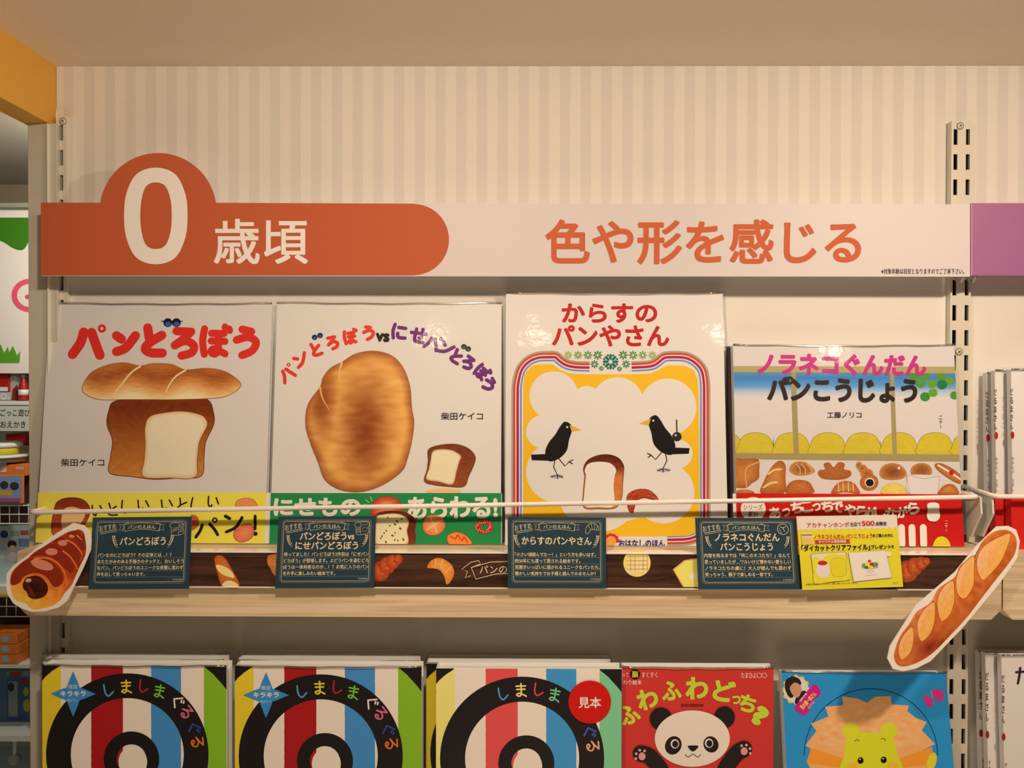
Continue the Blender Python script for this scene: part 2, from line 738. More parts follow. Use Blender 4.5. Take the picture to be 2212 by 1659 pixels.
nt.links.new(tc.outputs['Object'], wv.inputs['Vector'])
nt.links.new(wv.outputs['Fac'], bp.inputs['Height'])
nt.links.new(bp.outputs['Normal'], b.inputs['Normal'])
WALLPAPER = m

o = MB().box((XL, YW, 0.0), (1.3, YW + 0.045, H + 1.0)).build('wall_back', WALLPAPER)
tag(o, kind='structure')
CEIL = mat('ceiling_paint', pc(222, 192, 160), 0.8, bump=0.4, gscale=500)
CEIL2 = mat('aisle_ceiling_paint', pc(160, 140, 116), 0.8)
tag(MB().box((XL, 0.10, zc), (1.3, YW + 0.045, zc + 0.05)).build('ceiling', CEIL), kind='structure')
YEL = mat('mustard_paint', pc(216, 148, 50), 0.6, bump=0.2, gscale=400)
zb = P(90, 275, YW).z
tag(MB().box((P(66, 275, YW).x, 0.05, zb), (XL, YW + 0.0, zc + 0.012), 0.0008).build('trim_1', YEL), kind='structure')
PANEL = mat('greige_end_panel', pc(196, 176, 150), 0.55, grain=0.03)
xe0, xe1 = P(61, 600, 0.812).x, P(124, 600, 0.812).x
tag(MB().box((xe0, 0.812, 0.0), (xe1, YW + 0.045, zb), 0.0005).build('trim_2', PANEL), kind='structure')
tag(MB().box((XL - 0.001, 0.8085, 0.0), (XL + 0.0006, YW, zb - 0.001), 0.0004).build('trim_3', mat('ivory_edge_strip', pc(216, 198, 170), 0.5)), kind='structure')

# plain panel on the lower part of the wall, its top edge behind the header sign
tag(MB().box((XL + 0.001, YW - 0.0015, 0.0), (1.3, YW, P(1100, 520, YW).z)).build('wall_back_panel', mat('plain_wall_panel', pc(226, 203, 178), 0.6, grain=0.015, gscale=300, bump=0.12)), kind='structure')
# floor far below and the aisle behind, seen past the end of the unit on the left
tag(MB().box((-6, -3, -0.02), (3, 6, 0.0)).build('floor', mat('pale_floor', pc(206, 196, 182), 0.4)), kind='structure')
YB = 3.0
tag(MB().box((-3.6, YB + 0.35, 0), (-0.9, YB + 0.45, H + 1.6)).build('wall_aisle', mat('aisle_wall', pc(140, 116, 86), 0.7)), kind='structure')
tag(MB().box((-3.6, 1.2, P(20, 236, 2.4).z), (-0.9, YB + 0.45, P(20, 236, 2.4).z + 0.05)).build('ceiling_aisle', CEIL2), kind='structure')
tag(pxbox(-300, 300, 120, 308, YB - 0.25, 0.02).build('trim_4', mat('trim_grey', pc(120, 108, 90), 0.6)), kind='structure')


# ================================================================== SLOTTED UPRIGHTS
def upright(x0, x1, ytop, Y, cols, slots, label, screws, slotw=8.5, sloth=33.5):
    xa, xb = P(x0, 800, Y).x, P(x1, 800, Y).x
    zt = P((x0 + x1) / 2, ytop, Y).z
    root = thing('slotted_upright', ((xa + xb) / 2, Y, 0.6), label, 'upright', None)
    z0 = 0.62
    mb = MB()
    hw = slotw * Y / FPX / 2
    xs = [P(c, 800, Y).x for c in cols]
    edges = [xa] + [v for x in xs for v in (x - hw, x + hw)] + [xb]
    th = 0.0016
    for i in range(0, len(edges), 2):
        mb.box((edges[i], Y, z0), (edges[i + 1], Y + th, zt))
    zz = [P(cols[0], s_, Y).z for s_ in slots]
    # the pitch goes on below the last measured slot
    pitch = (zz[0] - zz[-1]) / (len(zz) - 1)
    while zz[-1] - pitch > z0:
        zz.append(zz[-1] - pitch)
    hh = sloth * Y / FPX
    for x in xs:
        prev = zt
        for z in zz:
            mb.box((x - hw, Y, z), (x + hw, Y + th, prev))
            prev = z - hh
        mb.box((x - hw, Y, z0), (x + hw, Y + th, prev))
    mb.build('slotted_face', WHITEMETAL, root)
    mb = MB().box((xa, Y + th, z0), (xa + 0.0012, YW - 0.0003, zt)).box((xb - 0.0012, Y + th, z0), (xb, YW - 0.0003, zt))
    mb.build('side_flange', WHITEMETAL, root)
    MB().box((xa + 0.0014, YW - 0.0030, z0), (xb - 0.0014, YW - 0.0018, zt - 0.001)).build('slot_shade_plate', DARKSLOT, root)  # dark plate added behind the slots as their inner shade
    for sx, sy in screws:
        p = P(sx, sy, Y)
        n = 20
        r = 0.0031
        v, f = [], []
        for k, (rr, dy) in enumerate(((r, 0.0), (r * 0.95, -0.0006), (r * 0.6, -0.0011))):
            for i in range(n):
                t = 2 * math.pi * i / n
                v.append((p.x + rr * math.cos(t), Y - 0.0001 + dy, p.z + rr * math.sin(t)))
        for k in range(2):
            for i in range(n):
                f.append((k * n + i, k * n + (i + 1) % n, (k + 1) * n + (i + 1) % n, (k + 1) * n + i))
        f.append(tuple(range(2 * n, 3 * n)))
        so = mesh_obj('screw', v, f, STEEL, root, True)
        mb = MB()
        for a in (35, 125):
            ca, sa = math.cos(math.radians(a)), math.sin(math.radians(a))
            e1, e2 = Vector((ca, 0, sa)), Vector((-sa, 0, ca))
            mb.obox(p + Vector((0, -0.00125, 0)) - e1 * 0.0017 - e2 * 0.0003, e1 * 0.0034, e2 * 0.0006, Vector((0, 0.0003, 0)))
        mb.build('cross_recess', DARKSLOT, so)
        v2, f2 = [], []
        for i in range(n):
            t = 2 * math.pi * i / n
            for rr in (r, r + 0.0005):
                v2.append((p.x + rr * math.cos(t), Y - 0.00025, p.z + rr * math.sin(t)))
        for i in range(n):
            f2.append((2 * i, 2 * i + 1, (2 * i + 3) % (2 * n), (2 * i + 2) % (2 * n)))
        mesh_obj('screw_rim', v2, f2, DARKSLOT, so)
    return root


YU = 0.8165
upright(2051.5, 2096, 261, YU, (2060.5, 2087), (279, 333, 387.5, 442, 496, 550, 604.5, 659, 713, 767),
        'ivory slotted metal upright with two slot columns, right of the striped wall', 'r' and [(2074, 272), (2071, 760)])
upright(124.5, 145, 250, YU, (133.5,), (270, 324, 378, 431, 485, 540, 594, 648),
        'narrow ivory slotted upright with one slot column at the left wall end', [(136, 262)])


# ================================================================== HEADER SIGNS
YS = 0.785
ps = Plane(YS)
ORANGE = (186, 85, 50)
SGN = (232, 210, 196)


def sign_outline():
    pts = [(88, 437.5)]
    cx, cy, r = 341.5, 457, 126.5
    a0 = math.asin((cy - 438) / r)
    n = 34
    for i in range(n + 1):
        t = math.pi - a0 * -1 * -1 if False else None
        ang = (math.pi + a0) + (math.pi - 2 * a0) * i / n
        pts.append((cx + r * math.cos(ang), cy + r * math.sin(ang)))
    pts += [(1500, 440.5), (2095.5, 441.5), (2095.5, 597.5), (88.5, 596)]
    return pts


so = sign_outline()
root = thing('header_sign', (P(1090, 596, YS).x, YS, P(1090, 596, YS).z),
             'long white header sign with orange left end and a large zero', 'sign')
MB().prism([ps.at(x, y) for x, y in so], Vector((0, 0.0022, 0))).build('sign_board', WHITEBOARD, root)
a = Art(ps, off=0.00015)
op = so[:36] + [(893, 440)]
for i in range(1, 24):
    t = -math.pi / 2 + math.pi * i / 24
    op.append((893 + 77 * math.cos(t), 517.5 + 77 * math.sin(t)))
op += [(893, 595), (88.5, 595)]
a.poly(op, ORANGE)
a.build('orange_field', root, INK, 'orange painted field with round end')
a = Art(ps, off=0.0004)
# numeral
outer = catmull([(336.5, 362), (378, 376), (400, 418), (405, 466), (400, 514), (378, 557), (336.5, 571), (295, 557), (273, 514), (268, 466), (273, 418), (295, 376)], 6, True)
inner = catmull([(336.5, 394), (357, 402), (368, 430), (371, 466), (368, 502), (357, 530), (336.5, 538), (316, 530), (306, 502), (303, 466), (306, 430), (316, 402)], 6, True)
n = len(outer)
a.put(outer + inner, [(i, (i + 1) % n, n + (i + 1) % n, n + i) for i in range(n)], a.col(SGN))
a.step()
a.build('numeral', root, INK)
a = Art(ps, off=0.0004)
a.text('歳頃', 463, 474, 664, 569, SGN, 0.018)
a.build('age_lettering', root, INK)
a = Art(ps, off=0.0004)
a.text('色や形を感じる', 1180, 476, 1858, 569, (196, 90, 52), 0.022)
a.build('orange_lettering', root, INK)
a = Art(ps, off=0.0004)
a.text('※対象年齢は目安となりますのでご了承下さい。', 1904, 580, 2083, 592, (70, 52, 46), 0.008)
a.build('fine_print', root, INK)
HOOK = film_mat('frosted_hook', 0.35, 0.9, 0.3, 0.0)
for hx in (2078, 2104):
    pp = [P(hx - 14, 600, 0.808), P(hx - 10, 609, 0.806), P(hx - 2, 608, 0.797), P(hx + 3, 600, YS + 0.004), P(hx + 3, 592, YS + 0.004)]
    MB().tube(pp, 0.0014, 8).build('hanging_hook', HOOK, root)
root = thing('header_sign', (P(2400, 596, YS).x, YS, P(2400, 596, YS).z),
             'plain purple header sign at the right edge beside the white one', 'sign')
pxbox(2097.5, 439, 3200, 595.5, YS, 0.0022).build('sign_board', mat('purple_print', pc(152, 84, 120), 0.45), root)
a = Art(ps, off=0.0002)
a.poly([(2097.5, 439), (2100, 441), (2100, 593), (2097.5, 595.5)], (206, 130, 150))
a.build('sign_edge_print', root, INK)

# ================================================================== DISPLAY SHELVES
BRK = mat('ivory_bracket_steel', pc(214, 198, 172), 0.4)


def shelf(xa, xb, ztop, zbot, Y, label, chL=True, chR=True, brackets=()):
    root = thing('display_shelf', ((xa + xb) / 2, (Y + YW) / 2, zbot), label, 'shelf')
    ch = 0.009
    pts = [(xa + (ch if chL else 0), zbot), (xb - (ch if chR else 0), zbot), (xb, zbot + ch), (xb, ztop - 0.001),
           (xa, ztop - 0.001), (xa, zbot + ch)]
    MB().prism([Vector((x, Y, z)) for x, z in pts], Vector((0, 0.016, 0))).build('front_board', OAK, root)
    MB().box((xa, Y + 0.0005, ztop - 0.0012), (xb, YW - 0.010, ztop)).build('top_panel', OAK, root)
    MB().box((xa + 0.004, Y + 0.016, ztop - 0.018), (xb - 0.004, YW - 0.010, ztop - 0.0013)).build('core_board', OAK, root)
    for bx in brackets:
        mb = MB()
        pts = [(YU + 0.001, ztop + 0.070), (YU - 0.014, ztop + 0.062), (YU - 0.020, ztop + 0.04), (YU - 0.045, ztop - 0.012),
               (YU - 0.045, ztop - 0.040), (YU + 0.001, ztop - 0.048)]
        mb.prism([Vector((bx, y, z)) for y, z in pts], Vector((0.0022, 0, 0)))
        mb.build('bracket', BRK, root)
    return root


xs0, xs1 = P(38, 1260, YF).x, P(2163.5, 1260, YF).x
shelf(xs0, xs1, zsh, zshb, YF, 'pale oak display shelf carrying the four bread picture books', brackets=())
xn = P(2167, 1260, YF).x
shelf(xn, xn + 0.9, zsh, zshb, YF, 'neighbouring pale oak shelf at the right edge with white books', brackets=())
zlow = P(1100, 1437, 0.775).z - 0.182
shelf(xs0, xs1, zlow, zlow - 0.059, YF, 'lower oak shelf carrying the striped board books')
shelf(xn, xn + 0.9, zlow, zlow - 0.059, YF, 'lower neighbouring oak shelf under the plain white books')

# guard wires
YR = 0.773


def wire(p, r, label, extra=()):
    root = thing('guard_wire', (p[len(p) // 2]), label, 'guard rail')
    MB().tube(p, r, 12).build('wire', RODMAT, root)
    for nm, pts, th in extra:
        MB().prism(pts, th).build(nm, BRK, root)
    return root


def rounded(a_, b_, c_, n=6, d=0.007):
    u = (a_ - b_).normalized() * d
    v = (c_ - b_).normalized() * d
    return [(b_ + u) * (1 - t) ** 2 + b_ * 2 * t * (1 - t) + (b_ + v) * t ** 2 for t in [i / n for i in range(n + 1)]]


def bracket_pts(cx, cy0, cy1):
    X = P(cx, cy0, 0.79).x
    zt, zb_ = P(cx, cy0, 0.79).z, P(cx, cy1, 0.79).z
    prof = [(YU, zt + 0.001), (0.795, zt + 0.002), (0.777, zt - 0.001), (0.775, zt - 0.016), (0.792, zb_), (YU, zb_)]
    return [Vector((X, y, z)) for y, z in prof]


Lc, Rc = P(63, 1107, YR), P(2114, 1073.5, YR)
Lb, Rb = Vector((Lc.x + 0.004, 0.811, Lc.z + 0.0005)), Vector((Rc.x - 0.006, 0.8155, Rc.z + 0.0005))
pts = [Lb] + rounded(Lb, Lc, Rc) + rounded(Lc, Rc, Rb) + [Rb]
wire(pts, 0.0022, 'long cream guard wire in front of the four bread picture books',
     extra=[('bracket', bracket_pts(2100, 1068, 1160), Vector((0.0018, 0, 0)))])
Lc = P(2150, 1072.5, YR)
Lb = Vector((Lc.x - 0.007, 0.8155, Lc.z + 0.004))
pts = [Lb] + rounded(Lb, Lc, Vector((1.2, YR, Lc.z))) + [Vector((1.2, YR, Lc.z + 0.001))]
wire(pts, 0.0022, 'short visible cream guard wire in front of the white books, right edge',
     extra=[('bracket', bracket_pts(2125, 1068, 1160), Vector((0.0018, 0, 0)))])


# ================================================================== BOOKS
LEAN = 6.1
zfoot = zsh


def make_book(pl, x0, x1, ytop, zfoot, thick, label, group=None, name='picture_book', art=None, covermat=COVERW,
              spine=None, sleeve=True, board=0.0022, gloss=GLOSS, radius=0.0, back=None, sleeve_pad=(0.002, 0.002, 0.004), W=(226, 202, 180),
              cat='book', film=None, sleeve_top=None):
    """pl: plane of the front cover; x0, x1, ytop: photo pixels of its top edge"""
    A = pl.at(x0, ytop)
    B = pl.at(x1, ytop)
    up, nn = pl.up, pl.n
    ztop = (A.z + B.z) / 2
    hgt = (ztop - zfoot) / up.z
    org = Vector((A.x, 0, 0))
    t = (ztop - pl.p0.z) / up.z
    top = pl.p0 + up * t
    org = Vector((A.x, top.y, top.z)) - up * hgt
    wd = B.x - A.x
    ex = Vector((wd, 0, 0))
    root = thing(name, org + ex * 0.5 - nn * (thick / 2), label, cat, group)

    def slab(nm, o_, ex_, up_, dn, mt, r=0.0):
        if r:
            # rounded right corners (seen from the front)
            X, U = ex_.length, up_.length
            e, u = ex_.normalized(), up_.normalized()
            pts = [o_]
            for cx, cy, s0 in ((X - r, r, -90), (X - r, U - r, 0)):
                for i in range(7):
                    q = math.radians(s0 + 15 * i)
                    pts.append(o_ + e * (cx + r * math.cos(q)) + u * (cy + r * math.sin(q)))
            pts.append(o_ + u * U)
            return MB().prism(pts, dn).build(nm, mt, root)
        return MB().obox(o_, ex_, up_, dn, 0.0003, 1).build(nm, mt, root)
    slab('front_cover', org, ex, up * hgt, -nn * board, covermat, radius)
    slab('back_cover', org - nn * (thick - board), ex, up * hgt, -nn * board, back or covermat, radius)
    slab('spine', org - nn * board, Vector((board, 0, 0)), up * hgt, -nn * (thick - 2 * board), spine or covermat)
    slab('page_block', org - nn * board + Vector((board, 0, 0)) + up * 0.0025, ex - Vector((board + 0.003, 0, 0)),
         up * (hgt - 0.005), -nn * (thick - 2 * board), PAGES)
    if art:
        a_ = Art(pl, W=W, off=0.00025)
        art(a_)
        a_.build('cover_print', root, gloss)
    if sleeve:
        pl_, pr, pt = sleeve_pad
        f_ = film or FILM
        mb = MB()
        mb.obox(org - Vector((pl_, 0, 0)) + nn * 0.0018 + up * 0.0001, Vector((wd + pl_ + pr, 0, 0)), up * (hgt + pt), -nn * (thick + 0.0034), 0.0014, 3)
        mb.build('plastic_sleeve', f_, root, True)
        e0 = org + up * (hgt + 0.0004) + nn * 0.0012
        n_ = 14
        seam = [e0 + Vector((wd * i / n_, 0, 0)) - up * (0.0012 * math.sin(math.pi * i / n_) + 0.0004 * math.sin(i * 1.7 + x0)) for i in range(n_ + 1)]
        MB().tube(seam, 0.0009, 8).build('sleeve_fold_glint', FOLD, root)  # glossy tube added along the fold to make a bright top line
    return root


# ---- plane shared by the leaning books of the upper shelf
pb = Plane(0.7915, LEAN, z=zsh - H)


# ------- drawing helpers for breads
def bread_fn(y0, y1, top=(150, 78, 34), mid=(200, 132, 66), low=(232, 200, 142), amt=16, pos=(0.15, 0.6, 1.0)):
    def fn(x, y, e):
        t = (y - y0) / (y1 - y0)
        return brush(ramp(t, (pos[0], top), (pos[1], mid), (pos[2], low)), x, y, amt)
    return fn


def c3(ox, oy, s_):
    return lambda pts: [(ox + x / s_, oy + y / s_) for x, y in pts]


def toast(a, outer, inner, top=(112, 46, 18), low=(190, 120, 52), face=(226, 198, 162), lw=1.6, seeds=0):
    ys = [p[1] for p in outer]
    a.grad(outer, bread_fn(min(ys), max(ys), top, lerp(top, low, 0.6), low, 14), 9, line=(96, 44, 20), lw=lw)
    a.grad(inner, lambda x, y, e: brush(face if e < 0.97 else lerp(face, low, 0.5), x, y, 5), 6, line=(120, 62, 28), lw=lw * 0.8)


W1 = (204, 186, 168)


def art_bread_thief(a):
    k = c3(80, 630, 2.9615)
    a.rect(60, 655, 600, 1190, (198, 184, 172))
    R = (200, 44, 36)
    for ch, cx, cy, sz, wd, rot in (('パ', 190, 734, 72, 21, 3), ('ン', 271, 738, 54, 20, 0), ('ど', 333, 736, 62, 20, 2),
                                    ('ろ', 397, 739, 64, 18, 2), ('ぼ', 464, 738, 64, 15.5, 2), ('う', 532, 738, 62, 17, 3)):
        a.kana(ch, cx, cy, sz, wd, R, rot, dots=(ch != 'ど'))
    for x in (362.5, 381):
        a.ell(x, 697, 9.5, 9.5, (22, 20, 30))
        a.ell(x + 0.5, 700, 6.5, 5.5, (44, 84, 150))
    a.stroke([(349, 694), (394, 694)], 2, (22, 20, 30))
    loaf = k([(290, 610), (345, 520), (450, 470), (560, 455), (660, 475), (740, 460), (860, 465), (950, 500), (1080, 490),
              (1200, 510), (1290, 570), (1300, 610), (1240, 655), (1150, 680), (900, 690), (700, 690), (560, 690), (400, 690), (310, 655)])
    toast(a, k([(500, 700), (700, 672), (930, 672), (1090, 690), (1130, 780), (1130, 850), (1080, 960), (1068, 1060), (1050, 1180), (900, 1192), (750, 1200), (600, 1182), (465, 1160), (470, 1060), (482, 950), (447, 850), (460, 760)]),
          k([(690, 870), (720, 800), (810, 775), (930, 765), (1040, 785), (1080, 815), (1088, 860), (1040, 960), (1025, 1080), (1010, 1188), (850, 1192), (680, 1185), (685, 1080), (692, 980)]))

    def lf(x, y, e):
        t = (y - 786) / 76 + 0.10 * math.sin(x * 0.05)
        c = ramp(t, (0.0, (176, 100, 44)), (0.3, (150, 76, 34)), (0.62, (198, 130, 66)), (1.0, (232, 202, 150)))
        return brush(c, x, y, 16, 0.06, 0.3)
    a.grad(loaf, lf, 14, k=5, line=(150, 84, 40), lw=1.4)
    for s_ in ([(660, 478), (600, 520), (545, 590), (505, 640), (500, 685)], [(950, 503), (890, 540), (850, 590), (825, 640)]):
        a.stroke(k(s_), 4, (236, 204, 140), w1=2)
    a.text('柴田ケイコ', 132, 991, 225, 1007, (30, 24, 22), 0.012)


def obi_yellow(a):
    a.rect(60, 1064, 600, 1190, (246, 236, 70))
    K = (34, 26, 20)
    toast(a, [(112, 1150), (118, 1096), (130, 1080), (154, 1075), (180, 1080), (194, 1098), (190, 1120), (170, 1150), (140, 1165)],
          [(132, 1140), (136, 1102), (156, 1094), (180, 1102), (184, 1116), (168, 1140), (150, 1150)], (130, 44, 26), (190, 80, 46), (220, 170, 120))
    for ch, x, y, r_ in (('い', 210, 1102, -4), ('と', 243, 1100, -3), ('し', 271, 1095, 0), ('い', 309, 1091, -4),
                         ('い', 360, 1090, -6), ('と', 394, 1090, 6), ('し', 421, 1090, 8), ('い', 460, 1084, 4)):
        a.kana(ch, x, y, 30, 3.4, K, r_)
    # loaf and buns between the words
    a.grad([(505, 1160), (508, 1142), (522, 1134), (540, 1132), (549, 1142), (548, 1156), (536, 1167), (518, 1171)],
           lambda x, y, e: brush(ramp(e, (0, (222, 130, 90)), (1, (196, 96, 66))), x, y, 12), 5, line=(160, 70, 50), lw=1.2)
    a.grad([(510, 1098), (512, 1082), (530, 1076), (548, 1080), (556, 1096), (536, 1102)],
           lambda x, y, e: brush((206, 128, 80), x, y, 10), 5, line=(150, 80, 50), lw=1)
    a.grad([(404, 1130), (414, 1112), (428, 1118), (428, 1136), (412, 1146)], lambda x, y, e: brush((176, 84, 56), x, y, 10), 5)
    a.stroke([(437, 1134), (432, 1147), (423, 1160)], 6.5, K)
    a.stroke([(453, 1132), (463, 1143), (470, 1155)], 6.5, K)
    a.ring(464, 1123.5, 2.8, 6, K, n=18)
    a.stroke([(487, 1115), (496, 1120)], 7, K)
    a.stroke([(489, 1149), (509, 1139), (523, 1118)], 6.5, K)
    a.stroke([(551, 1115), (551, 1142)], 6.5, K)
    a.ell(552, 1153, 4.5, 4.5, K)


def art_second(a):
    k = c3(580, 630, 2.9615)
    a.rect(560, 655, 1100, 1190, (204, 191, 180))
    R, V = (206, 52, 40), (96, 32, 100)
    tt = [('パ', 115, 520, -34, R), ('ン', 205, 432, -28, R), ('ど', 305, 368, -20, R), ('ろ', 408, 325, -12, R), ('ぼ', 522, 290, -8, R), ('う', 640, 262, -5, R),
          ('に', 838, 256, 8, V), ('せ', 958, 278, 12, V), ('パ', 1052, 322, 20, V), ('ン', 1140, 358, 26, V), ('ど', 1205, 415, 32, V),
          ('ろ', 1278, 452, 36, V), ('ぼ', 1365, 515, 44, V), ('う', 1412, 590, 50, V)]
    for ch, x, y, r_, c in tt:
        x, y = k([(x, y)])[0]
        a.kana(ch, x, y, 34 if ch in 'パンにせ' else 30, 7.6, c, r_, dots=(ch != 'ど'))
    a.text('vs', 813, 721, 840, 737, (26, 20, 20), 0.05, 3)
    for x, y, r_, c in ((295, 292, -22, (40, 80, 150)), (330, 280, -22, (40, 80, 150)), (1250, 352, 25, (30, 96, 50)), (1278, 366, 25, (30, 96, 50))):
        x, y = k([(x, y)])[0]
        a.ell(x, y, 6, 5.6, (20, 20, 26))
        a.ell(x, y + 1.2, 3.6, 3, c)
    bun = k([(470, 452), (560, 398), (680, 381), (790, 412), (862, 490), (903, 600), (912, 700), (918, 760), (930, 840), (915, 960), (890, 1060), (850, 1150),
             (720, 1240), (580, 1280), (450, 1262), (360, 1200), (318, 1090), (270, 970), (238, 850), (255, 720), (330, 612), (350, 550), (400, 488)])

    def bf(x, y, e):
        X, Y = (x - 580) * 2.9615, (y - 630) * 2.9615
        g = math.exp(-((X - 620) / 150) ** 2) * math.exp(-((Y - 880) / 330) ** 2)
        g = max(g, 0.9 * math.exp(-((X - 340) / 90) ** 2) * math.exp(-((Y - 680) / 240) ** 2))
        g = max(g, 0.75 * max(0, e - 0.82) / 0.18)
        c = lerp((222, 158, 78), (132, 62, 26), g)
        return brush(c, x, y, 20, 0.03, 0.10)
    a.grad(bun, bf, 22, k=8, line=(146, 78, 34), lw=1.6)
    a.stroke(k([(468, 455), (452, 520), (460, 580)]), 5, (226, 164, 92), w1=1)
    a.stroke(k([(330, 612), (345, 680), (390, 760)]), 5, (216, 150, 80), w1=1)
    toast(a, k([(1025, 1010), (1100, 982), (1200, 977), (1280, 1005), (1322, 1055), (1312, 1110), (1280, 1180), (1250, 1245), (1150, 1245), (1060, 1235), (998, 1212), (1015, 1140), (1022, 1080)]),
          k([(1050, 1020), (1110, 1006), (1180, 1015), (1232, 1050), (1222, 1090), (1205, 1150), (1178, 1234), (1090, 1218), (1008, 1200), (1025, 1130), (1035, 1080)]),
          (110, 50, 24), (136, 66, 32), (232, 208, 156))
    a.ell(959, 1061, 38, 6, (226, 170, 110))
    a.text('柴田ケイコ', 953, 891, 1043, 907, (30, 24, 22), 0.012)


def obi_green(a):
    a.rect(560, 1065, 1100, 1190, (34, 122, 64))
    Wt = (232, 224, 200)
    a.text('にせもの', 593, 1077, 777, 1113, Wt, 0.045)
    a.text('あらわる!', 882, 1074, 1073, 1119, Wt, 0.045, -1)
    a.grad([(804, 1100), (806, 1086), (820, 1075), (842, 1073), (860, 1080), (868, 1096), (866, 1112), (806, 1114)],
           lambda x, y, e: brush(ramp(e, (0, (232, 150, 84)), (1, (176, 50, 30))), x, y, 12), 7, line=(150, 40, 28), lw=1.2)
    for p in ([(790, 1080), (798, 1086)], [(800, 1073), (804, 1082)], [(788, 1090), (796, 1092)]):
        a.stroke(p, 1.6, (170, 200, 60))
    toast(a, [(812, 1178), (812, 1118), (826, 1106), (860, 1104), (886, 1112), (898, 1126), (896, 1142), (890, 1178)],
          [(812, 1178), (812, 1120), (826, 1111), (856, 1109), (876, 1116), (884, 1128), (880, 1146), (878, 1178)],
          (84, 34, 20), (110, 50, 26), (240, 210, 150))
    rnd = random.Random(3)
    for i in range(22):
        a.ell(rnd.uniform(822, 874), rnd.uniform(1116, 1172), 1.3, 2.3, (60, 36, 26), rnd.uniform(-30, 40), 10)
    a.grad([(914, 1136), (920, 1118), (938, 1113), (955, 1120), (961, 1136), (950, 1152), (932, 1156), (918, 1149)],
           lambda x, y, e: brush(ramp(e, (0, (226, 150, 100)), (1, (206, 110, 60))), x, y, 10), 5, line=(196, 100, 50), lw=1.2)
    a.stroke([(922, 1144), (938, 1134), (954, 1124)], 3, (234, 170, 110))
    a.stroke([(930, 1118), (938, 1134), (944, 1150)], 3, (234, 170, 110))
    a.ring(1046, 1138, 8, 20, (170, 42, 30), n=30, ky=0.75)
    for i in range(26):
        t = i * 2.4
        r_ = 11 + (i * 7 % 8)
        a.ell(1046 + r_ * math.cos(t), 1138 + 0.75 * r_ * math.sin(t), 1.1, 1.1, (240, 226, 200), 0, 6)
    a.grad([(966, 1160), (976, 1152), (990, 1150), (1008, 1158), (1018, 1176), (974, 1177)],
           lambda x, y, e: brush((222, 120, 50), x, y, 12), 5, line=(170, 60, 30), lw=1)
    a.stroke([(972, 1158), (984, 1164), (988, 1156), (998, 1168), (1002, 1160), (1010, 1172)], 2.2, (176, 34, 26))


W3 = (226, 202, 182)


def flower(a, x, y, r, c, n=8):
    for i in range(n):
        t = 2 * math.pi * i / n
        a.ell(x + 0.60 * r * math.cos(t), y + 0.60 * r * math.sin(t), r * 0.38, r * 0.17, c, math.degrees(t), 10, step=False)
    a.step()


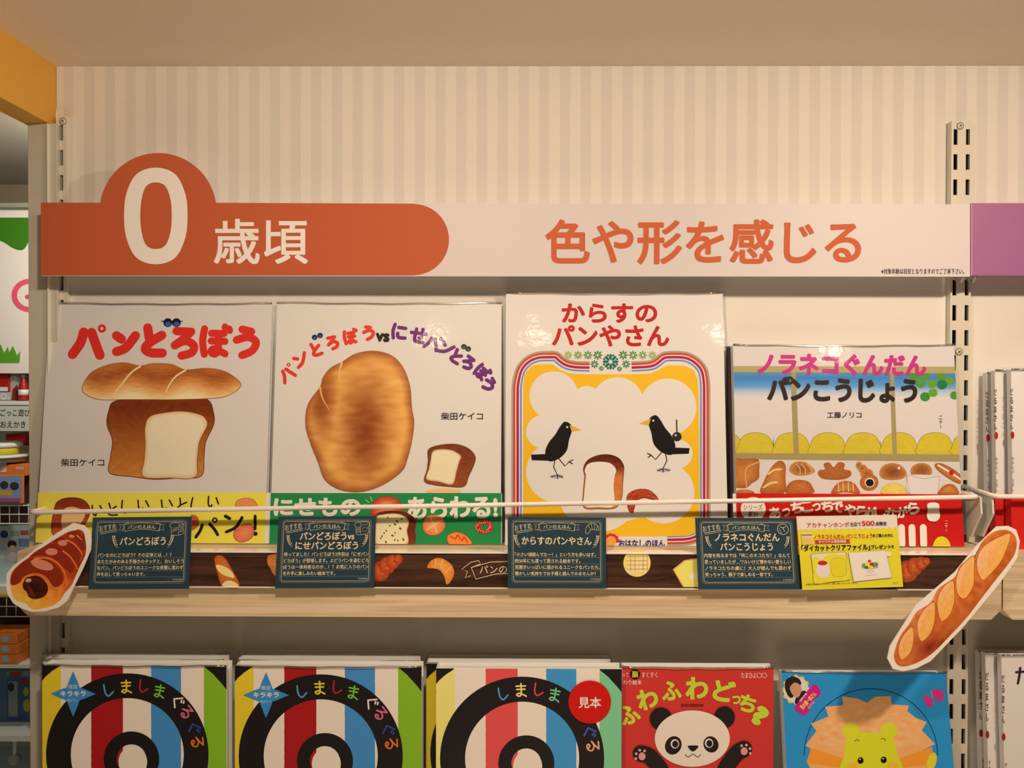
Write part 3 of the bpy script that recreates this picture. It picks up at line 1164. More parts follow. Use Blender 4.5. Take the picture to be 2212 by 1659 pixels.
def art_crow(a):
    k = c3(1070, 610, 2.8596)
    q = lambda x, y: k([(x, y)])[0]
    WHT = (226, 206, 190)
    a.rect(1080, 630, 1580, 1190, WHT)
    a.text('からすの', 1215, 657, 1418, 696, (188, 34, 34), 0.035)
    a.text('パンやさん', 1194, 704, 1444, 747, (188, 34, 34), 0.035)
    # frame lines
    lp = [(136, 1700), (136, 1400), (136, 1000), (136, 700), (140, 620), (162, 540), (205, 490), (265, 464), (340, 460), (372, 462), (400, 486), (440, 510), (500, 522), (582, 524)]
    rp = [(842, 524), (930, 520), (985, 508), (1030, 474), (1055, 462), (1120, 460), (1180, 466), (1235, 495), (1276, 545), (1290, 620), (1292, 700),
          (1292, 1000), (1292, 1300), (1292, 1450), (1280, 1530), (1240, 1570), (1180, 1588), (1062, 1592)]
    for off, wd, c in ((-33, 6, (150, 140, 132)), (-20, 15, (196, 78, 40)), (2, 15, (176, 24, 72)), (22, 9, (96, 130, 184))):
        a.stroke(k(lp), wd / 2.86, c, shift=-off / 2.86 * -1, cap=False, step=False)
        a.stroke(k(rp), wd / 2.86, c, shift=off / 2.86, cap=False)
    Yc = (238, 176, 34)
    yel = [(173, 640), (182, 570), (215, 522), (260, 506), (355, 506), (400, 540), (460, 562), (580, 568), (840, 568), (960, 562), (1010, 540), (1060, 512),
           (1170, 514), (1225, 540), (1252, 600), (1256, 700), (1260, 1000), (1262, 1480), (1240, 1545), (1190, 1566), (1060, 1568), (400, 1568), (200, 1560), (172, 1500)]
    a.poly(k(yel), Yc)
    for x, y, r_ in ((361, 700, 150), (565, 735, 95), (755, 748, 162), (1066, 770, 176), (292, 922, 102), (380, 1170, 190), (1130, 1060, 88), (1040, 1300, 190), (640, 1290, 252)):
        X, Y = q(x, y)
        a.ell(X, Y, r_ / 2.86, r_ / 2.86, WHT, 0, 56)
    a.poly(k([(300, 800), (360, 720), (700, 700), (1000, 760), (1120, 900), (1150, 1150), (1050, 1420), (700, 1500), (330, 1300), (270, 1060)]), WHT)
    for i, x in enumerate((450, 511, 572, 633, 790, 851, 911, 970)):
        X, Y = q(x, 449)
        t = min(i, 7 - i) / 3
        flower(a, X, Y, (25 + 4 * t) / 2.86 * 1.05, lerp((150, 168, 84), (66, 128, 66), t))
    for x, y, r_ in ((613, 505, 27), (808, 505, 27), (655, 531, 17), (767, 534, 17)):
        X, Y = q(x, y)
        flower(a, X, Y, r_ / 2.86, (62, 128, 72))
    X, Y = q(712, 490)
    flower(a, X, Y, 50 / 2.86, (14, 106, 84))
    for i in range(8):
        t = math.pi / 8 + i * math.pi / 4
        a.ell(X + 15 * math.cos(t), Y + 15 * math.sin(t), 2.4, 2.4, (14, 106, 84), 0, 10)
    # two plain black birds as simple shapes
    BK, BE = (24, 20, 18), (222, 164, 44)

    def bird(cx, cy, d):
        f = lambda pts: k([(cx + d * x, cy + y) for x, y in pts])
        a.smooth(f([(-52, 20), (-30, -40), (10, -90), (40, -140), (70, -170), (108, -150), (112, -110), (96, -60), (80, 10), (30, 60), (-30, 74)]), BK)
        a.poly(f([(-40, 30), (-20, 72), (-135, 68), (-140, 34)]), BK)
        a.poly(f([(98, -150), (112, -108), (172, -118)]), BE)
        X_, Y_ = f([(84, -136)])[0]
        a.ell(X_, Y_, 2.2, 2.2, WHT, 0, 12)
        a.ell(*f([(20, 168)])[0], 15, 4, (176, 160, 158))
        for l in ([(10, 60), (0, 110), (24, 160), (-14, 172)], [(24, 160), (56, 174)], [(24, 160), (24, 182)], [(30, 56), (70, 104), (96, 78)], [(96, 78), (120, 66)], [(96, 78), (116, 90)]):
            a.stroke(f(l), 2, BK, smooth=False)
    bird(360, 1030, 1)
    bird(1060, 990, -1)
    a.stroke(k([(1120, 850), (1122, 930)]), 2.6, (60, 52, 46))
    a.ell(*q(1122, 953), 10, 10, (44, 38, 36))
    a.ell(*q(1114, 944), 2.4, 3, (170, 160, 150))
    # loaf and croissant
    def tf(x, y, e):
        Y_ = (y - 610) * 2.86
        return brush(ramp(Y_, (1080, (88, 32, 16)), (1140, (120, 48, 24)), (1200, (206, 110, 50)), (1380, (212, 120, 54))), x, y, 18, .12, .12)
    a.grad(k([(545, 1150), (570, 1100), (630, 1070), (700, 1064), (760, 1085), (792, 1130), (792, 1175), (786, 1250), (780, 1330), (742, 1392), (640, 1398), (548, 1390), (544, 1300), (552, 1200)]), tf, 9, line=(70, 34, 20), lw=1.2)
    a.smooth(k([(552, 1165), (566, 1128), (600, 1112), (660, 1108), (715, 1120), (746, 1158), (736, 1200), (730, 1260), (730, 1380), (640, 1386), (552, 1380), (550, 1300), (560, 1196)]), (232, 212, 194))
    a.grad(k([(812, 1345), (822, 1308), (868, 1282), (930, 1278), (975, 1300), (1008, 1345), (960, 1338), (920, 1330), (880, 1345), (858, 1380), (852, 1420), (830, 1415), (818, 1385)]),
           lambda x, y, e: brush((176, 60, 34), x, y, 60, .3, .3), 6, line=(90, 36, 24), lw=1, centre=q(880, 1318))
    # publisher line along the foot
    for i in range(7):
        t = math.pi + i * math.pi / 6 - 0.1
        a.ell(1320 + 14 * math.cos(t), 1169 + 13 * math.sin(t), 4.2, 4.2, (206, 40, 70), 0, 14)
    a.ell(1320, 1169, 11, 11, (232, 150, 60))
    a.text('おはなしのほん', 1337, 1166, 1436, 1181, (64, 34, 104), 0.03)


W4 = (236, 212, 188)


def art_factory(a):
    k = c3(1560, 720, 3.4564)
    q = lambda x, y: k([(x, y)])[0]
    WHT = (226, 206, 190)
    a.rect(1570, 740, 2100, 1190, WHT)
    # sky fading down behind the window
    n = 12
    vs, cs, fs = [], [], []
    for i in range(n + 1):
        y = 288 + 190 * i / n
        t = i / n
        c = ramp(t, (0, (92, 142, 178)), (0.25, (62, 128, 186)), (0.55, (96, 150, 196)), (0.8, (190, 196, 200)), (1, WHT))
        for x in (60, 600, 1200, 1800):
            vs.append(q(x, y))
            cs.append(a.col(brush(c, x * 0.3, y, 8)))
    for i in range(n):
        for j in range(3):
            fs.append((4 * i + j, 4 * i + j + 1, 4 * i + j + 5, 4 * i + j + 4))
    a.put(vs, fs, cs)
    a.step()
    rnd = random.Random(5)
    for x, y, s_ in ((1432, 318, 37), (1516, 318, 37), (1638, 324, 35), (1700, 356, 33), (1482, 374, 36), (1568, 376, 35), (1642, 384, 38), (1515, 474, 37), (1574, 444, 34), (1734, 464, 33)):
        X, Y = q(x, y)
        c = lerp((28, 116, 62), (106, 158, 40), rnd.random())
        a.grad([(X + s_ / 3.46 * math.cos(t / 2), Y + s_ / 3.46 * 0.93 * math.sin(t / 2)) for t in range(12)], lambda x_, y_, e: brush(c, x_, y_, 12, .3, .3), 3, k=3)
    for i in range(34):
        x = 70 + i * 50
        a.poly(k([(x, 905), (x + 12, 770 + 30 * (i % 3)), (x + 26, 905)]), (126, 158, 60), step=False)
    a.step()
    # yellow rounded buns peeping over the sill
    for x in (20, 250, 520, 788, 1052, 1322, 1590, 1850):
        a.grad(k([(x - 128, 905), (x - 132, 840), (x - 100, 775), (x - 40, 745), (x + 40, 745), (x + 100, 775), (x + 130, 840), (x + 124, 905)]),
               lambda x_, y_, e: brush((216, 186, 50), x_, y_, 10), 4, k=4, line=(136, 112, 40), lw=0.9)
    TAN = (168, 146, 92)
    a.poly(k([(60, 244), (1800, 250), (1800, 300), (60, 290)]), (184, 160, 100))
    a.poly(k([(512, 292), (550, 292), (574, 900), (534, 900)]), TAN)
    a.poly(k([(1252, 296), (1284, 296), (1306, 905), (1272, 905)]), TAN)
    a.poly(k([(60, 893), (1800, 905), (1800, 958), (60, 938)]), TAN)
    a.text('ノラネコぐんだん', 1638, 767, 1999, 809, (204, 44, 122), 0.05, 0.6)
    a.text('パンこうじょう', 1660, 818, 1979, 867, (42, 30, 26), 0.055, 0.6)
    a.ring(1706, 822, 3.5, 9, (42, 30, 26), n=18)
    a.text('工藤ノリコ', 1787, 890, 1861, 903, (34, 26, 24), 0.015)
    a.vtext('ニャー', 2032, 897, 927, 7, (44, 34, 30))
    B = lambda pts, c1, c2, **kw: a.grad(k(pts), lambda x, y, e: brush(ramp(e, (0, c1), (0.6, lerp(c1, c2, .45)), (1, c2)), x, y, 16, .2, .3), 7, **kw)
    g1, g2, dk = (214, 136, 62), (176, 92, 38), (130, 66, 34)
    B([(60, 1150), (60, 945), (160, 938), (270, 940), (276, 1020), (272, 1085), (220, 1120), (180, 1152), (100, 1152)], g1, g2, k=3)
    a.stroke(k([(280, 960), (180, 1010), (182, 1150)]), 2.2, (232, 170, 100))
    B([(292, 1192), (310, 1110), (350, 1030), (400, 965), (445, 952), (474, 990), (472, 1080), (462, 1192)], g1, g2)
    for s_ in ([(345, 1050), (390, 1020), (438, 1015)], [(310, 1150), (360, 1120), (410, 1112)]):
        a.stroke(k(s_), 4.5, (238, 196, 120))
    B([(502, 1020), (520, 975), (570, 955), (630, 965), (680, 1005), (690, 1035), (640, 1055), (570, 1060), (530, 1048)], (150, 84, 44), g1)
    for x in (560, 600, 645):
        a.stroke(k([(x - 10, 975), (x + 20, 1010), (x + 22, 1050)]), 1.6, (236, 190, 120))
    B([(716, 1045), (730, 1020), (770, 1015), (760, 975), (800, 965), (832, 1000), (870, 962), (915, 975), (910, 1015), (955, 1025), (962, 1060), (920, 1085), (840, 1092), (750, 1082)], (184, 104, 50), g2)
    for x, y, rx, ry in ((1022, 985, 22, 28), (1050, 1010, 34, 30), (1080, 1045, 48, 36)):
        X, Y = q(x, y)
        B([(x + rx * math.cos(t), y + ry * math.sin(t)) for t in [i * 0.7 for i in range(9)]], (160, 90, 44), g1, k=3)
    B([(1098 + 68 * math.cos(i * .7), 1112 + 62 * math.sin(i * .7)) for i in range(9)], g1, g2, k=3)
    a.ell(*q(1102, 1114), 10.5, 10, (240, 226, 208))
    a.ell(*q(1102, 1116), 8.6, 8, (28, 20, 18))
    B([(1176, 1045), (1200, 990), (1270, 968), (1340, 990), (1378, 1045), (1350, 1082), (1270, 1092), (1200, 1082)], (132, 70, 34), (206, 130, 62))
    a.ell(*q(1320, 1006), 2.8, 2.8, (240, 222, 200))
    B([(1408, 1030), (1430, 985), (1490, 968), (1545, 985), (1568, 1030), (1540, 1070), (1440, 1070)], (144, 78, 36), (206, 130, 62))
    a.smooth(k([(1380, 1080), (1400, 1058), (1500, 1056), (1600, 1062), (1620, 1082), (1612, 1195), (1396, 1195)]), (230, 210, 196))
    a.stroke(k([(1400, 1195), (1380, 1082), (1400, 1060), (1500, 1085), (1600, 1070), (1622, 1086), (1610, 1195)]), 0.8, (140, 120, 110))
    B([(1592, 975), (1640, 972), (1720, 1010), (1780, 1060), (1785, 1118), (1740, 1110), (1660, 1060), (1600, 1010)], (206, 130, 66), g2)
    a.stroke(k([(1612, 985), (1690, 1030), (1780, 1090)]), 4, (238, 220, 196))
    a.ell(*q(1712, 1040), 5.4, 6, (196, 36, 30))
    B([(484, 1192), (486, 1140), (520, 1105), (580, 1094), (645, 1108), (676, 1150), (676, 1192)], (206, 118, 54), g2)
    B([(820, 1195), (835, 1150), (870, 1115), (920, 1102), (980, 1115), (1016, 1160), (1024, 1195), (920, 1185)], g1, g2)
    for x in (870, 905, 945, 980):
        a.stroke(k([(x - 4, 1112), (x, 1180)]), 1.8, (240, 200, 136))
    B([(1198, 1198), (1202, 1150), (1240, 1122), (1300, 1116), (1350, 1135), (1378, 1180), (1374, 1198)], (236, 208, 96), (228, 190, 90))
    B([(1620, 1200), (1630, 1160), (1670, 1130), (1720, 1128), (1756, 1160), (1760, 1205)], g1, g2)
    B([(100, 1192), (120, 1172), (170, 1166), (220, 1176), (236, 1192)], g1, g2)


def obi_red(a):
    k = c3(1560, 720, 3.4564)
    q = lambda x, y: k([(x, y)])[0]
    a.poly([(1570, 1065), (2100, 1068), (2100, 1190), (1570, 1190)], (206, 28, 26))
    Wt = (240, 222, 200)
    a.ell(*q(232, 1312), 27, 26, Wt)
    a.text('シリーズ', 1606, 1090, 1647, 1101, (196, 40, 30), 0.02)
    a.text('累計', 1616, 1105, 1638, 1117, (120, 30, 26), 0.02)
    ph_ = 'あっちこっちで やらかしながら'
    xs_ = [394, 478, 556, 632, 705, 782, 862, 0, 955, 1042, 1112, 1178, 1262, 1345, 1428]
    ys_ = [1342, 1336, 1302, 1294, 1298, 1292, 1300, 0, 1320, 1330, 1340, 1338, 1345, 1335, 1306]
    for ch, x, y in zip(ph_, xs_, ys_):
        if ch == ' ':
            continue
        X, Y = q(x, y)
        s_ = 8 if ch == 'っ' else 11.5
        a.text(ch, X - s_, Y - s_, X + s_, Y + s_, Wt, 0.045, -6)
    for x in (1340, 1418, 1503):
        a.stroke(k([(x - 2, 1450), (x + 2, 1575)]), 15, Wt)
    # two small rounded stand-in shapes
    a.grad(k([(1532, 1275), (1575, 1262), (1618, 1275), (1622, 1320), (1626, 1370), (1600, 1402), (1548, 1400), (1528, 1366), (1534, 1320)]), lambda x, y, e: (238, 222, 200), 3, line=(180, 150, 120), lw=0.8)
    a.grad(k([(1578, 1610), (1592, 1540), (1640, 1515), (1690, 1545), (1698, 1610)]), lambda x, y, e: (228, 196, 44), 3, line=(150, 120, 30), lw=0.8)
    a.vtext('ニャー', 2044, 1124, 1150, 6, Wt)


SL = (0.0022, 0.002, 0.0035)


def add_band(root, pl, x0, x1, ytop, zfoot, artfn, W, label):
    """paper band round the lower part of a book"""
    A, B = pl.at(x0, ytop), pl.at(x1, ytop)
    up = pl.up
    h = (A.z - zfoot - 0.0005) / up.z
    base = A - up * h
    MB().obox(Vector((A.x - 0.0003, base.y, base.z)) + pl.n * 0.0007, Vector((B.x - A.x + 0.0006, 0, 0)), up * h, -pl.n * 0.0003).build('paper_band', mat('band_paper', pc(230, 210, 190), 0.45), root)
    return None


def clip_art(fn, pl, xl, xr, W, off, root, name, ytop=None, label=None, zlim=None, gloss=GLOSS, up=None):
    """run the drawing, then cut the ink to the cover edges given as planes X=xl..xr and a lower/upper height"""
    a = Art(pl, W=W, off=off)
    fn(a)
    o = a.build(name, root, gloss, label)
    bm = bmesh.new()
    bm.from_mesh(o.data)
    base = wloc(root)
    cuts = [(Vector((xl, 0, 0)), Vector((-1, 0, 0))), (Vector((xr, 0, 0)), Vector((1, 0, 0)))]
    if zlim:
        cuts += [(Vector((0, 0, zlim[0])), Vector((0, 0, -1))), (Vector((0, 0, zlim[1])), Vector((0, 0, 1)))]
    for co, no in cuts:
        bmesh.ops.bisect_plane(bm, geom=bm.verts[:] + bm.edges[:] + bm.faces[:], plane_co=co - base, plane_no=no, clear_outer=True, dist=1e-7)
    bm.to_mesh(o.data)
    bm.free()
    return o


def shelf_book(x0, x1, ytop, artfn, bandfn, bandy, W, label, thick=0.0095, off=0.0, spine=None, pl=None, sleeve_pad=SL, zf=None, bandlabel=None):
    pl = pl or pb.moved(off)
    zf = zsh + 0.0003 if zf is None else zf
    root = make_book(pl, x0, x1, ytop, zf, thick, label, spine=spine, sleeve_pad=sleeve_pad)
    A, B = pl.at(x0, ytop), pl.at(x1, ytop)
    clip_art(artfn, pl, A.x, B.x, W, 0.0003, root, 'cover_print', zlim=(zf + 0.0008, (A.z + B.z) / 2))
    if bandfn:
        add_band(root, pl, x0, x1, bandy, zf, None, W, None)
        zt = pl.at((x0 + x1) / 2, bandy).z
        clip_art(bandfn, pl, A.x - 0.0003, B.x + 0.0003, W, 0.0012, root, 'band_print', zlim=(zf + 0.0008, zt + 0.00001), label=bandlabel)
    return root


shelf_book(108, 588, 656, art_bread_thief, obi_yellow, 1063, W1, 'leftmost white picture book with red title and yellow paper band')
shelf_book(599, 1084, 655, art_second, obi_green, 1064, W1, 'white picture book with a huge bun and green paper band')
shelf_book(1093, 1561, 634, art_crow, None, 0, W3, 'tall picture book with yellow frame, striped border and two black birds', off=0.004)
shelf_book(1583, 2060, 746, art_factory, obi_red, 1066, W4, 'lowest white picture book with magenta title and red band', off=0.002, sleeve_pad=(0.002, 0.009, 0.0005))
# a second copy behind it, its dark spine showing on the left
pl2 = pb.moved(-0.0112)
root = make_book(pl2, 1569, 2040, 752, zsh + 0.0003, 0.009, 'dark-spined picture book mostly hidden behind the magenta-titled book',
                 covermat=mat('plum_spine_cloth', pc(92, 62, 60), 0.6, grain=0.4, gscale=300), sleeve_pad=(0.0015, 0.001, 0.002))

# ================================================================== STRIP HOLDER with bread print
zt_, zb_ = P(1100, 1196, 0.7488).z, P(1100, 1269, 0.7488).z
xa_, xb_ = P(150, 1230, 0.7488).x, P(2105, 1230, 0.7488).x
root = thing('strip_holder', ((xa_ + xb_) / 2, 0.752, zb_), 'long dark wood-patterned paper strip with bread pictures along the shelf front', 'label strip')
MB().box((xa_, 0.7494, zb_), (xb_, YF - 0.0003, zt_ - 0.0005)).build('printed_strip', DARKWOOD, root)
MB().box((xa_, 0.7482, zb_ - 0.0012), (xb_, YF - 0.0003, zb_ - 0.0002), 0.0003).box((xa_, 0.7478, zt_), (xb_, YF + 0.004, zt_ + 0.0014), 0.0004).build('clear_rail', mat('clear_rail_plastic', pc(236, 214, 190), 0.15), root)
pst = Plane(0.7494)
a = Art(pst, off=0.00012)


def G(a, pts, c1, c2, amt=16, line=None, lw=1, rings=7, k=4, centre=None):
    a.grad(pts, lambda x, y, e: brush(ramp(e, (0, c1), (0.55, lerp(c1, c2, .4)), (1, c2)), x, y, amt, .2, .2), rings, k=k, line=line, lw=lw, centre=centre)


G(a, [(463, 1210), (468, 1201), (478, 1200), (488, 1208), (500, 1228), (518, 1268), (482, 1268), (470, 1240)], (212, 120, 50), (190, 84, 36))
a.smooth([(466, 1221), (480, 1222), (498, 1232), (506, 1248), (488, 1244), (474, 1236)], (240, 206, 130))
a.smooth([(480, 1262), (492, 1254), (508, 1258), (514, 1267), (486, 1267)], (240, 206, 130))
a.build('bread_picture', root, GLOSS)
a = Art(pst, off=0.00012)
G(a, [(578, 1204), (586, 1198), (612, 1200), (612, 1244), (592, 1242), (584, 1228), (578, 1218)], (226, 140, 70), (206, 110, 50))
for i in range(8):
    a.ell(584 + 6 * (i % 3), 1204 + 5 * i, 0.8, 0.8, (60, 30, 20), 0, 6)
a.build('bread_picture', root, GLOSS)
a = Art(pst, off=0.00012)
for x, y, rx, ry in ((822, 1234, 20, 22), (836, 1222, 18, 19), (848, 1214, 15, 16), (860, 1208, 10, 11)):
    G(a, [(x + rx * math.cos(i * .8), y + ry * math.sin(i * .8)) for i in range(8)], (206, 92, 44), (168, 56, 28), 26, k=3)
a.build('bread_picture', root, GLOSS)
a = Art(pst, off=0.00012)
G(a, [(923, 1226), (930, 1212), (948, 1205), (966, 1212), (978, 1224), (981, 1240), (972, 1258), (964, 1262), (960, 1246), (950, 1232), (938, 1228)], (236, 160, 72), (224, 120, 44), centre=(956, 1224))
for p in ([(942, 1208), (940, 1224)], [(957, 1208), (952, 1228)], [(975, 1224), (962, 1238)]):
    a.stroke(p, 1.2, (244, 200, 120))
a.build('bread_picture', root, GLOSS)
a = Art(pst, off=0.00012)
CR = (236, 204, 160)
rib = [[(1034, 1211), (1018, 1214), (997, 1230), (1010, 1234), (1005, 1248), (1016, 1244)], [(1018, 1226), (1060, 1214), (1120, 1212)],
       [(1018, 1226), (1028, 1251), (1070, 1240), (1120, 1238)], [(1034, 1211), (1038, 1218), (1018, 1226)]]
for p in rib:
    a.stroke(p, 1.3, CR, smooth=False)
a.text('パンのえほん', 1036, 1221, 1158, 1238, CR, 0.0, -1)
a.build('bread_picture', root, GLOSS)
a = Art(pst, off=0.00012)
a.ell(1376, 1216, 29.5, 30, (240, 206, 110))
for i in range(-3, 4):
    for j in range(-3, 4):
        if (i * 9) ** 2 + (j * 9) ** 2 < 27 ** 2 and 1216 + j * 9 > 1199:
            a.smooth([(1372.5 + i * 9, 1212.5 + j * 9), (1379 + i * 9, 1212.5 + j * 9), (1379 + i * 9, 1219 + j * 9), (1372.5 + i * 9, 1219 + j * 9)], (250, 230, 150), 2)
        a.step(0)
for i in (-2, -1, 1, 2):
    a.stroke([(1376 + i * 9 + 4.5, 1200), (1376 + i * 9 + 4.5, 1234)], 1.1, (212, 140, 60))
for j in (-1, 0, 1, 2):
    a.stroke([(1354, 1216 + j * 9 - 4.5), (1398, 1216 + j * 9 - 4.5)], 1.1, (212, 140, 60))
a.build('bread_picture', root, GLOSS)
a = Art(pst, off=0.00012)
a.poly([(1453, 1230), (1478, 1210), (1508, 1205), (1508, 1268), (1475, 1268)], (216, 150, 90))
a.step()
a.poly([(1456, 1231), (1480, 1212), (1508, 1208), (1508, 1268), (1478, 1268)], (236, 214, 100))
a.poly([(1488, 1240), (1500, 1237), (1504, 1250), (1490, 1252)], (250, 236, 200))
a.build('bread_picture', root, GLOSS)
a = Art(pst, off=0.00012)
for x, y, rx, ry in ((1960, 1234, 24, 24), (1976, 1224, 18, 20), (1990, 1217, 13, 15), (2001, 1213, 8, 9)):
    G(a, [(x + rx * math.cos(i * .8), y + ry * math.sin(i * .8)) for i in range(8)], (204, 96, 44), (160, 60, 30), 26, k=3)
a.build('bread_picture', root, GLOSS)

# ================================================================== SHELF CARDS
CARDB = (38, 62, 70)
CT = (236, 206, 160)


def wheat(a, cx, cy, d, s=1.0):
    a.stroke([(cx - d * 8 * s, cy - 48 * s), (cx - d * 6 * s, cy), (cx + d * 14 * s, cy + 46 * s), (cx + d * 34 * s, cy + 58 * s)], 2.5, CT, cap=False)
    for i in range(5):
        y = cy - 40 * s + i * 18 * s
        x = cx - d * (9 - i * i * 1.4) * s
        a.ell(x - d * 9 * s, y, 4.5 * s, 9 * s, CT, -d * 25, 10, step=False)
        a.ell(x + d * 8 * s, y, 4.5 * s, 9 * s, CT, d * 30, 10, step=False)
    a.step()


def dash_line(a, pts, n, wd=2.0, c=CT):
    """zig-zag cord border made of short dashes"""
    L = [0]
    for p, q in zip(pts, pts[1:]):
        L.append(L[-1] + math.hypot(q[0] - p[0], q[1] - p[1]))
    tot = L[-1]

    def at(s_):
        s_ = s_ % tot
        for i in range(len(L) - 1):
            if s_ <= L[i + 1]:
                t = (s_ - L[i]) / (L[i + 1] - L[i])
                dx, dy = pts[i + 1][0] - pts[i][0], pts[i + 1][1] - pts[i][1]
                l = math.hypot(dx, dy)
                return (pts[i][0] + dx * t, pts[i][1] + dy * t, dx / l, dy / l)
    for i in range(n):
        x, y, tx, ty = at(tot * i / n)
        nx, ny = -ty, tx
        a1, b1 = (x - tx * 3.2 - nx * 3.6, y - ty * 3.2 - ny * 3.6), (x + tx * 3.2 + nx * 3.6, y + ty * 3.2 + ny * 3.6)
        ux, uy = tx * wd * 0.6, ty * wd * 0.6
        a.put([(a1[0] - ux, a1[1] - uy), (a1[0] + ux, a1[1] + uy), (b1[0] + ux, b1[1] + uy), (b1[0] - ux, b1[1] - uy)], [(0, 1, 2, 3)], a.col(c))
    a.step()


def rrect(x0, y0, x1, y1, r, n=5):
    pts = []
    for cx, cy, s0 in ((x1 - r, y0 + r, -90), (x1 - r, y1 - r, 0), (x0 + r, y1 - r, 90), (x0 + r, y0 + r, 180)):
        for i in range(n + 1):
            t = math.radians(s0 + 90 * i / n)
            pts.append((cx + r * math.cos(t), cy + r * math.sin(t)))
    return pts + [pts[0]]


YC = 0.7452


def card_body(quad, label, board, Y=YC):
    pl = Plane(Y)
    c = [pl.at(x, y) for x, y in quad]
    mid = (c[2] + c[3]) / 2
    root = thing('shelf_card', mid, label, 'card', None)
    MB().prism(c, Vector((0, 0.0007, 0))).build('card_board', board, root)
    # clear pocket a little larger, with a fold running back to the strip holder
    g = [pl.at(x + dx, y + dy, 0.0012) for (x, y), (dx, dy) in zip(quad, ((-2, -5), (4, -5), (4, 3), (-2, 3)))]
    MB().prism(g, Vector((0, 0.0004, 0))).build('clear_pocket', ACRYL, root)
    x0, x1 = c[3].x, c[2].x
    MB().box((x0 + 0.01, Y + 0.0009, P(1100, 1262, Y).z), (x1 - 0.01, 0.7478, P(1100, 1258, Y).z)).build('pocket_clip', ACRYL, root)
    return root, pl


def book_card(quad, titles, lines, label, icon):
    root, pl = card_body(quad, label, mat('dark_teal_card', pc(*CARDB), 0.5))
    a = Art(pl, quad=quad, size=(850, 620), off=0.00012, W=(226, 202, 180))
    dash_line(a, rrect(38, 30, 812, 570, 28), 200)
    a.stroke(rrect(50, 42, 800, 558, 22), 3, CT, smooth=False, cap=False)
    a.text('おすすめ', 60, 62, 205, 112, CT, 0.0, -9)
    a.stroke([(70, 132), (215, 104)], 4, CT, smooth=False)
    a.stroke([(76, 144), (215, 118)], 3, CT, smooth=False)
    ribs = [[(270, 62), (262, 120)], [(270, 62), (425, 50), (585, 62)], [(585, 62), (575, 120)], [(282, 122), (425, 104), (572, 120)],
            [(270, 62), (310, 46), (306, 58)], [(270, 62), (284, 124)], [(585, 62), (546, 46), (552, 56)],
            [(268, 66), (228, 62), (246, 84), (232, 112), (276, 108)], [(582, 66), (622, 66), (606, 86), (620, 114), (576, 108)], [(585, 62), (572, 120)]]
    for p in ribs:
        a.stroke(p, 2.6, CT, smooth=len(p) == 3 and abs(p[0][0] - p[2][0]) > 200)
    a.text('パンのえほん', 308, 66, 545, 98, CT, 0.008, 0, arc=6)
    if icon == 'toast':
        a.stroke([(668, 72), (672, 58), (700, 52), (750, 54), (780, 58), (786, 74), (778, 90), (784, 146), (690, 156), (680, 96), (668, 84), (668, 72)], 3, CT)
        a.stroke([(742, 64), (748, 84), (740, 94), (744, 150)], 2.4, CT)
        for i in range(4):
            a.stroke([(690 + i * 10, 130 - i * 3), (706 + i * 10, 90)], 2, CT)
            a.stroke([(752, 74 + i * 18), (776, 68 + i * 18)], 4, CT)
    elif icon == 'seeded':
        a.stroke([(668, 80), (672, 60), (710, 50), (760, 48), (790, 60), (792, 84), (784, 96), (788, 146), (690, 156), (680, 100), (668, 80)], 3, CT)
        a.stroke([(712, 54), (724, 80), (718, 96), (724, 152)], 2.4, CT)
        for i in range(9):
            a.ell(738 + (i % 3) * 18, 72 + (i // 3) * 26 + 5 * (i % 2), 3, 4, CT, 0, 8)
        for i in range(6):
            a.stroke([(688, 96 + i * 9), (714, 92 + i * 9)], 2, CT)
    elif icon == 'croissant':
        a.stroke([(672, 130), (676, 96), (700, 62), (740, 52), (776, 70), (788, 106), (770, 112), (744, 104), (716, 112), (700, 134), (684, 144), (672, 130)], 3.2, CT)
        for p in ([(694, 72), (716, 106)], [(722, 56), (730, 104)], [(752, 56), (750, 102)], [(776, 74), (768, 108)]):
            a.stroke(p, 2.6, CT)
    else:
        a.ring(735, 98, 44, 48, CT, n=40)
        a.stroke([(712, 78), (735, 84), (762, 74)], 4, CT)
        a.stroke([(735, 84), (748, 116)], 5, CT)
        for i in range(5):
            a.stroke([(700 + i * 4, 96 + i * 9), (708 + i * 4, 92 + i * 9)], 2.4, CT)
    if len(titles) == 1:
        t, x0, x1 = titles[0]
        a.text(t, x0, 172, x1, 240, CT, 0.03)
        wheat(a, x0 - 46, 205, 1)
        wheat(a, x1 + 46, 205, -1)
    else:
        for (t, x0, x1), y in zip(titles, (136, 218)):
            a.text(t, x0, y, x1, y + 66, CT, 0.03)
        wheat(a, 100, 205, 1, 0.95)
        wheat(a, 765, 205, -1, 0.95)
    for i, (t, x1) in enumerate(lines):
        y = 308 + 55 * i
        a.text(t, 62, y, x1, y + 36, CT, 0.02)
        a.stroke([(58, y + 44), (795, y + 44)], 1.6, (170, 160, 130), smooth=False)
    a.text('210430A', 708, 530, 792, 548, (190, 180, 160), 0.0)
    a.build('card_print', root, INK)
    return root


